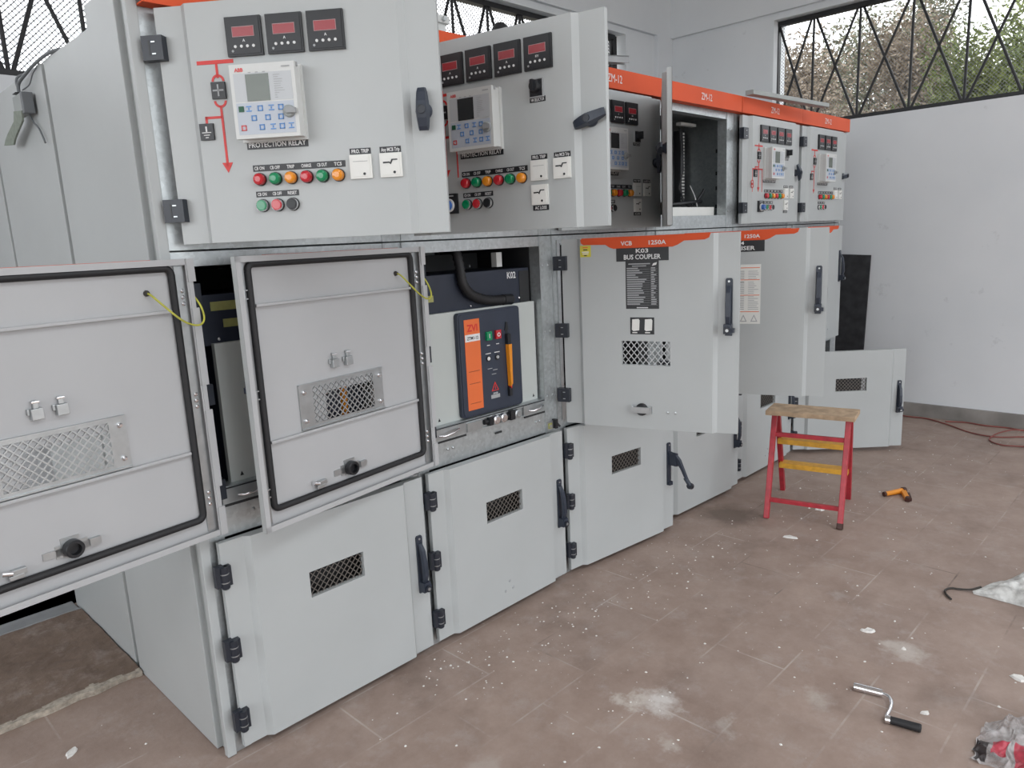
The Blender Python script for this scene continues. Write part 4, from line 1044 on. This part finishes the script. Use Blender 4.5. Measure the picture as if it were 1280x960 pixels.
def bagf(u, v):
    l = u*.62; wd = (.012+.40*min(1, u*1.6)**.9)*(1-(max(0, u-.72)/.28)**2.5*.8)
    p = ax*l+px*(v-.5)*wd*(1.0)
    h = (math.sin(v*PI)**.7)*(.012+.10*min(1, u*2.2))
    nz = noise.noise(Vector((u*9, v*7, 1.3)))*.030*min(1, u*4+.1)+noise.noise(Vector((u*22, v*17, 4.1)))*.012*min(1, u*4)
    p.z = max(.002, h+nz)
    p += px*noise.noise(Vector((u*6, v*3, 8)))*.05*u
    return p
t = thing('plastic_bag', 'crumpled white plastic bag with a wire tail at right edge', 'plastic bag', bo)
o = sheet_mesh('bag_body', bagf, 60, 34, 'bag'); o.parent = t
b = MB(); b.tube([p-bo for p in cat([(2.50, -1.43, .02), (2.468, -1.401, .012), (2.455, -1.365, .007), (2.445, -1.335, .006), (2.41, -1.322, .006), (2.376, -1.335, .006), (2.345, -1.360, .006)])], .0042, 'steelwire', 8); obj('wire_tail', b, t)

wo = Vector((1.45, -1.68, 0))
e1 = Vector((1.456, -1.631, 0)); 
def wrapf(u, v):
    a = Vector((1.590, -1.640, 0))*(1-u)+Vector((1.80, -1.80, 0))*u
    c = Vector((1.380, -1.642, 0))*(1-u)+Vector((1.40, -1.86, 0))*u
    p = a*(1-v)+c*v-wo
    h = .018*math.sin(v*PI)**.6*min(1, u*3+.2)
    p.z = max(.0015, h+noise.noise(Vector((u*7, v*6, 2.2)))*.022+noise.noise(Vector((u*20, v*18, 3.1)))*.009)
    p += Vector((noise.noise(Vector((u*5, v*5, 9))), noise.noise(Vector((u*5, v*5, 5))), 0))*.018
    return p
o = sheet_mesh('plastic_wrap', wrapf, 70, 60, 'film', loc=wo, patches=((.02, .17, .58, .97, 'wrapblack'), (.20, .36, .55, .85, 'wrapred'), (.48, .72, .60, 1, 'wrapred')))
tag(o, 'clear crumpled plastic wrapping with red and black print at bottom right corner', 'plastic wrapping')

# screed slab and trench trim at the left
b = MB(); nx, ny = 200, 80; X0, X1, Y0, Y1 = -3.0, -.036, .672, 1.385
def sl(i, j):
    x = X0+(X1-X0)*i/nx; y = Y0+(Y1-Y0)*j/ny
    if j == 0: y += noise.noise(Vector((x*14, 0, 0)))*.016
    z = .022+noise.noise(Vector((x*7, y*7, 0)))*.005+noise.noise(Vector((x*25, y*25, 5)))*.003
    return (x, y, z)
g = [[sl(i, j) for i in range(nx+1)] for j in range(ny+1)]
for j in range(ny):
    for i in range(nx):
        edge = j < 2.6+2.4*noise.noise(Vector((i*.13, 3, 1)))+1.5*noise.noise(Vector((i*.41, j*.3, 2)))
        b.add([g[j][i], g[j][i+1], g[j+1][i+1], g[j+1][i]], [(0, 1, 2, 3)], 'mortar' if edge else 'slab')
for i in range(nx):
    p, q = g[0][i], g[0][i+1]; b.add([(p[0], p[1]+.004, 0), (q[0], q[1]+.004, 0), q, p], [(0, 1, 2, 3)], 'mortar')
    p, q = g[ny][i], g[ny][i+1]; b.add([p, q, (q[0], q[1], 0), (p[0], p[1], 0)], [(0, 1, 2, 3)], 'slab')
tag(obj('screed_slab', b), 'rough brown screed slab with crumbling pale edge left of the cabinets', 'slab')
b = MB(); b.box(-3.0, -.038, 1.388, 1.515, .0, .014, 'gray'); b.box(-3.0, -.038, 1.388, 1.394, .0, .026, 'gray'); tag(obj('trench_edging', b, bevel=.002), 'flat grey steel edging along the dark cable trench', 'edging strip')

# plaster chips: larger ones each their own, crumbs as one
def chip(x, y, sx, sy, rot, label, seed):
    r = random.Random(seed); n = 9; b = MB(); lo = []; hi = []
    for i in range(n):
        a = 2*PI*i/n; k = r.uniform(.65, 1.1); px_, py_ = math.cos(a)*sx*k*.72, math.sin(a)*sy*k*.72
        lo.append((px_, py_, 0)); hi.append((px_*.8, py_*.8, r.uniform(.004, .009)))
    b.add(lo+hi, [tuple(reversed(range(n))), tuple(range(n, 2*n))]+[(i, (i+1) % n, n+(i+1) % n, n+i) for i in range(n)], 'chip')
    tag(obj('plaster_chip', b, None, (x, y, .0005), (0, 0, rot)), label, 'plaster chip', 'plaster chips on the floor')
chip(-.342, .395, .042, .020, .7, 'white plaster chip on the tiles left of the first cabinet', 1)
chip(1.903, -1.194, .022, .038, .5, 'white plaster chip lying behind the crank handle, mid right', 2)
chip(1.907, -1.663, .030, .036, .2, 'white plaster chip at the right edge below the plastic bag', 3)
chip(1.520, -1.492, .012, .022, .4, 'small white plaster chip beside the black grip of the crank', 4)
chip(3.003, -.575, .030, .040, 1.0, 'white plaster chip on the floor under the step stool', 5)
chip(2.552, -.607, .022, .060, .3, 'flat pale plaster chip just in front of the step stool', 6)
chip(3.500, -.800, .012, .020, .3, 'tiny white chip beside the orange hand tool', 7)
chip(1.856, -1.332, .008, .014, .3, 'tiny white chip between the crank handle and plastic bag', 8)
b = MB(); r = random.Random(11)
def crumb(x, y, s_):
    n = 5; a0 = r.random()*6
    lo = [(x+s_*r.uniform(.6, 1.1)*math.cos(a0+2*PI*i/n), y+s_*r.uniform(.6, 1.1)*math.sin(a0+2*PI*i/n), .0003) for i in range(n)]
    b.add(lo+[(x, y, s_*.7)], [(i, (i+1) % n, n) for i in range(n)], 'chip')
for cx_, cy_, sp_, n_ in ((.95, -.30, .20, 70), (1.25, -.28, .15, 50), (1.75, -.30, .25, 60), (2.2, -.4, .25, 60), (.95, -.80, .16, 30), (1.2, -.9, .6, 60), (2.9, -.6, .4, 60), (3.6, -.8, .5, 70), (1.9, -1.2, .5, 60), (.5, -.2, .3, 25), (-.2, .3, .25, 14), (1.6, -.7, .6, 70), (4.6, -.9, .4, 40), (.75, -.14, .10, 30)):
    for _ in range(n_):
        x, y = r.gauss(cx_, sp_), r.gauss(cy_, sp_*.6)
        if y > -.06 and x > -.05: continue
        if x > 5.3: continue
        if r.random() < .25: continue
        crumb(x, y, abs(r.gauss(.0018, .0017))+.0013)
tag(obj('plaster_crumbs', b), 'scattered white plaster crumbs all over the brown floor', 'debris', None, 'stuff')

# ------------------------------------------------------------------ trees outside
def tree(x, y, h, rad, leaf, label, seed, nleaf=5200, cluster=26, base=1.2, ls=.033, k_=1.0):
    x, y, h = [c_+(v_-c_)*k_ for v_, c_ in ((x, -.78), (y, -2.04), (h, 1.5))]; rad *= k_; ls *= k_; nleaf = int(nleaf*2.6)
    r = random.Random(seed); t = thing('tree', label, 'tree', (x, y, -.52), group='trees outside the window')
    H = h+.52; b = MB(); tips = []
    b.tube([(0, 0, 0), (.05, .03, H*.3), (-.03, .06, H*.55), (.02, .0, H*.8)], .1, 'bark', 10, [.13, .10, .075, .03])
    for i in range(cluster):
        z = base+(H-base)*(i+.5)/cluster; a = r.random()*2*PI; k = (1-((z-base)/(H-base))**2.2)*.9+.12
        q = Vector((math.cos(a)*rad*k*r.uniform(.3, 1), math.sin(a)*rad*k*r.uniform(.3, 1), z)); tips.append(q)
        b.tube([(0, 0, z*.72), q*.5+Vector((0, 0, z*.42)), q], .03, 'bark', 5, [.035, .02, .006])
    obj('trunk', b, t)
    f = MB()
    for i in range(nleaf):
        q = tips[r.randrange(len(tips))]; sp_ = rad*.30
        g_ = lambda: max(-1.6, min(1.6, r.gauss(0, 1)))
        p = q+Vector((g_()*sp_, g_()*sp_, g_()*sp_*.9))
        d = Vector((r.gauss(0, 1), r.gauss(0, 1), r.gauss(0, .8)-.3)).normalized(); w_ = d.cross(Vector((r.gauss(0, 1), r.gauss(0, 1), r.gauss(0, 1)))).normalized()
        L_ = ls*r.uniform(.6, 1.5)
        f.add([p-d*L_, p+w_*L_*.32, p+d*L_, p-w_*L_*.32], [(0, 1, 2, 3)], leaf)
    obj('foliage', f, t)
tree(9.3, 2.35, 3.55, 1.0, 'leafdry', 'dry brown tree seen through the left end of the right window', 1, 12000, k_=1.08)
tree(9.9, 1.62, 3.85, .85, 'leafolive', 'thin olive tree between the two brown trees outside the window', 2, 8000, 20, k_=1.3)
tree(9.0, .95, 3.60, .80, 'leafdry', 'brown tree outside behind the middle of the right window', 3, 10000, k_=.92)
tree(10.4, 1.15, 4.25, .7, 'leafolive', 'tallest olive tree, its tip rising above the brown tree', 4, 6500, k_=1.55)
tree(8.6, .15, 3.20, .78, 'leafgreen', 'low bright green tree outside right of the brown trees', 5, 10000, k_=.80)
tree(9.4, -.55, 3.70, 1.0, 'leafgreen', 'green tree outside at the right end of the window', 6, 13000, k_=1.12)
tree(9.0, 2.0, 3.25, 1.0, 'leafolive', 'low olive tree farthest behind, low between the left brown trunks', 8, 9000, k_=2.2)

# ------------------------------------------------------------------ light
w = bpy.data.worlds.new('overcast'); sc.world = w; w.use_nodes = True
nt = w.node_tree; bg = nt.nodes['Background']
bg.inputs['Color'].default_value = (0.93, 0.965, 1.0, 1); bg.inputs['Strength'].default_value = 1.6
def portal(loc, rot, sx, sy):  # guides sky light through the windows and the three added openings
    l = bpy.data.lights.new('daylight_portal', 'AREA'); l.shape = 'RECTANGLE'; l.size = sx; l.size_y = sy
    l.cycles.is_portal = True
    o = bpy.data.objects.new('daylight_portal', l); COL.objects.link(o); o.location = loc; o.rotation_euler = rot
portal((XF+.12, (WY0+WY1)/2, (SILL+HEAD)/2), (0, PI/2, 0), HEAD-SILL, WY1-WY0)
portal(((BX0+BX1)/2, YB+.12, (SILL+HEAD)/2), (-PI/2, 0, 0), BX1-BX0, HEAD-SILL)
portal((.95, YF-.1, 1.75), (PI/2, 0, 0), 4.9, 3.5)
portal(((SX0+SX1)/2, (SY0+SY1)/2, ZC+.17), (0, 0, 0), SX1-SX0, SY1-SY0)
portal((XL-.1, -1.4, 2.05), (0, -PI/2, 0), 4.1, 6.0)

# ------------------------------------------------------------------ camera
yaw, pitch, roll, fpx = 0.79034, -0.1947, -0.04692, 915.107
cp = (-0.78065, -2.03706, 1.50015)
fw = Vector((math.sin(yaw)*math.cos(pitch), math.cos(yaw)*math.cos(pitch), math.sin(pitch)))
r0 = Vector((math.cos(yaw), -math.sin(yaw), 0)); u0 = r0.cross(fw)
cr_, sr_ = math.cos(roll), math.sin(roll)
rt = cr_*r0+sr_*u0; up = -sr_*r0+cr_*u0
cam = bpy.data.cameras.new('camera'); co = bpy.data.objects.new('camera', cam); COL.objects.link(co)
mw = Matrix((rt, up, -fw)).transposed().to_4x4(); mw.translation = Vector(cp); co.matrix_world = mw
cam.sensor_fit = 'HORIZONTAL'; cam.sensor_width = 36; cam.lens = fpx/1280*36; cam.clip_start = .05; cam.clip_end = 200
sc.camera = co
vs_ = sc.view_settings; vs_.view_transform = 'Standard'; vs_.look = 'None'; vs_.gamma = 1; vs_.exposure = 1.42; vs_.use_curve_mapping = False
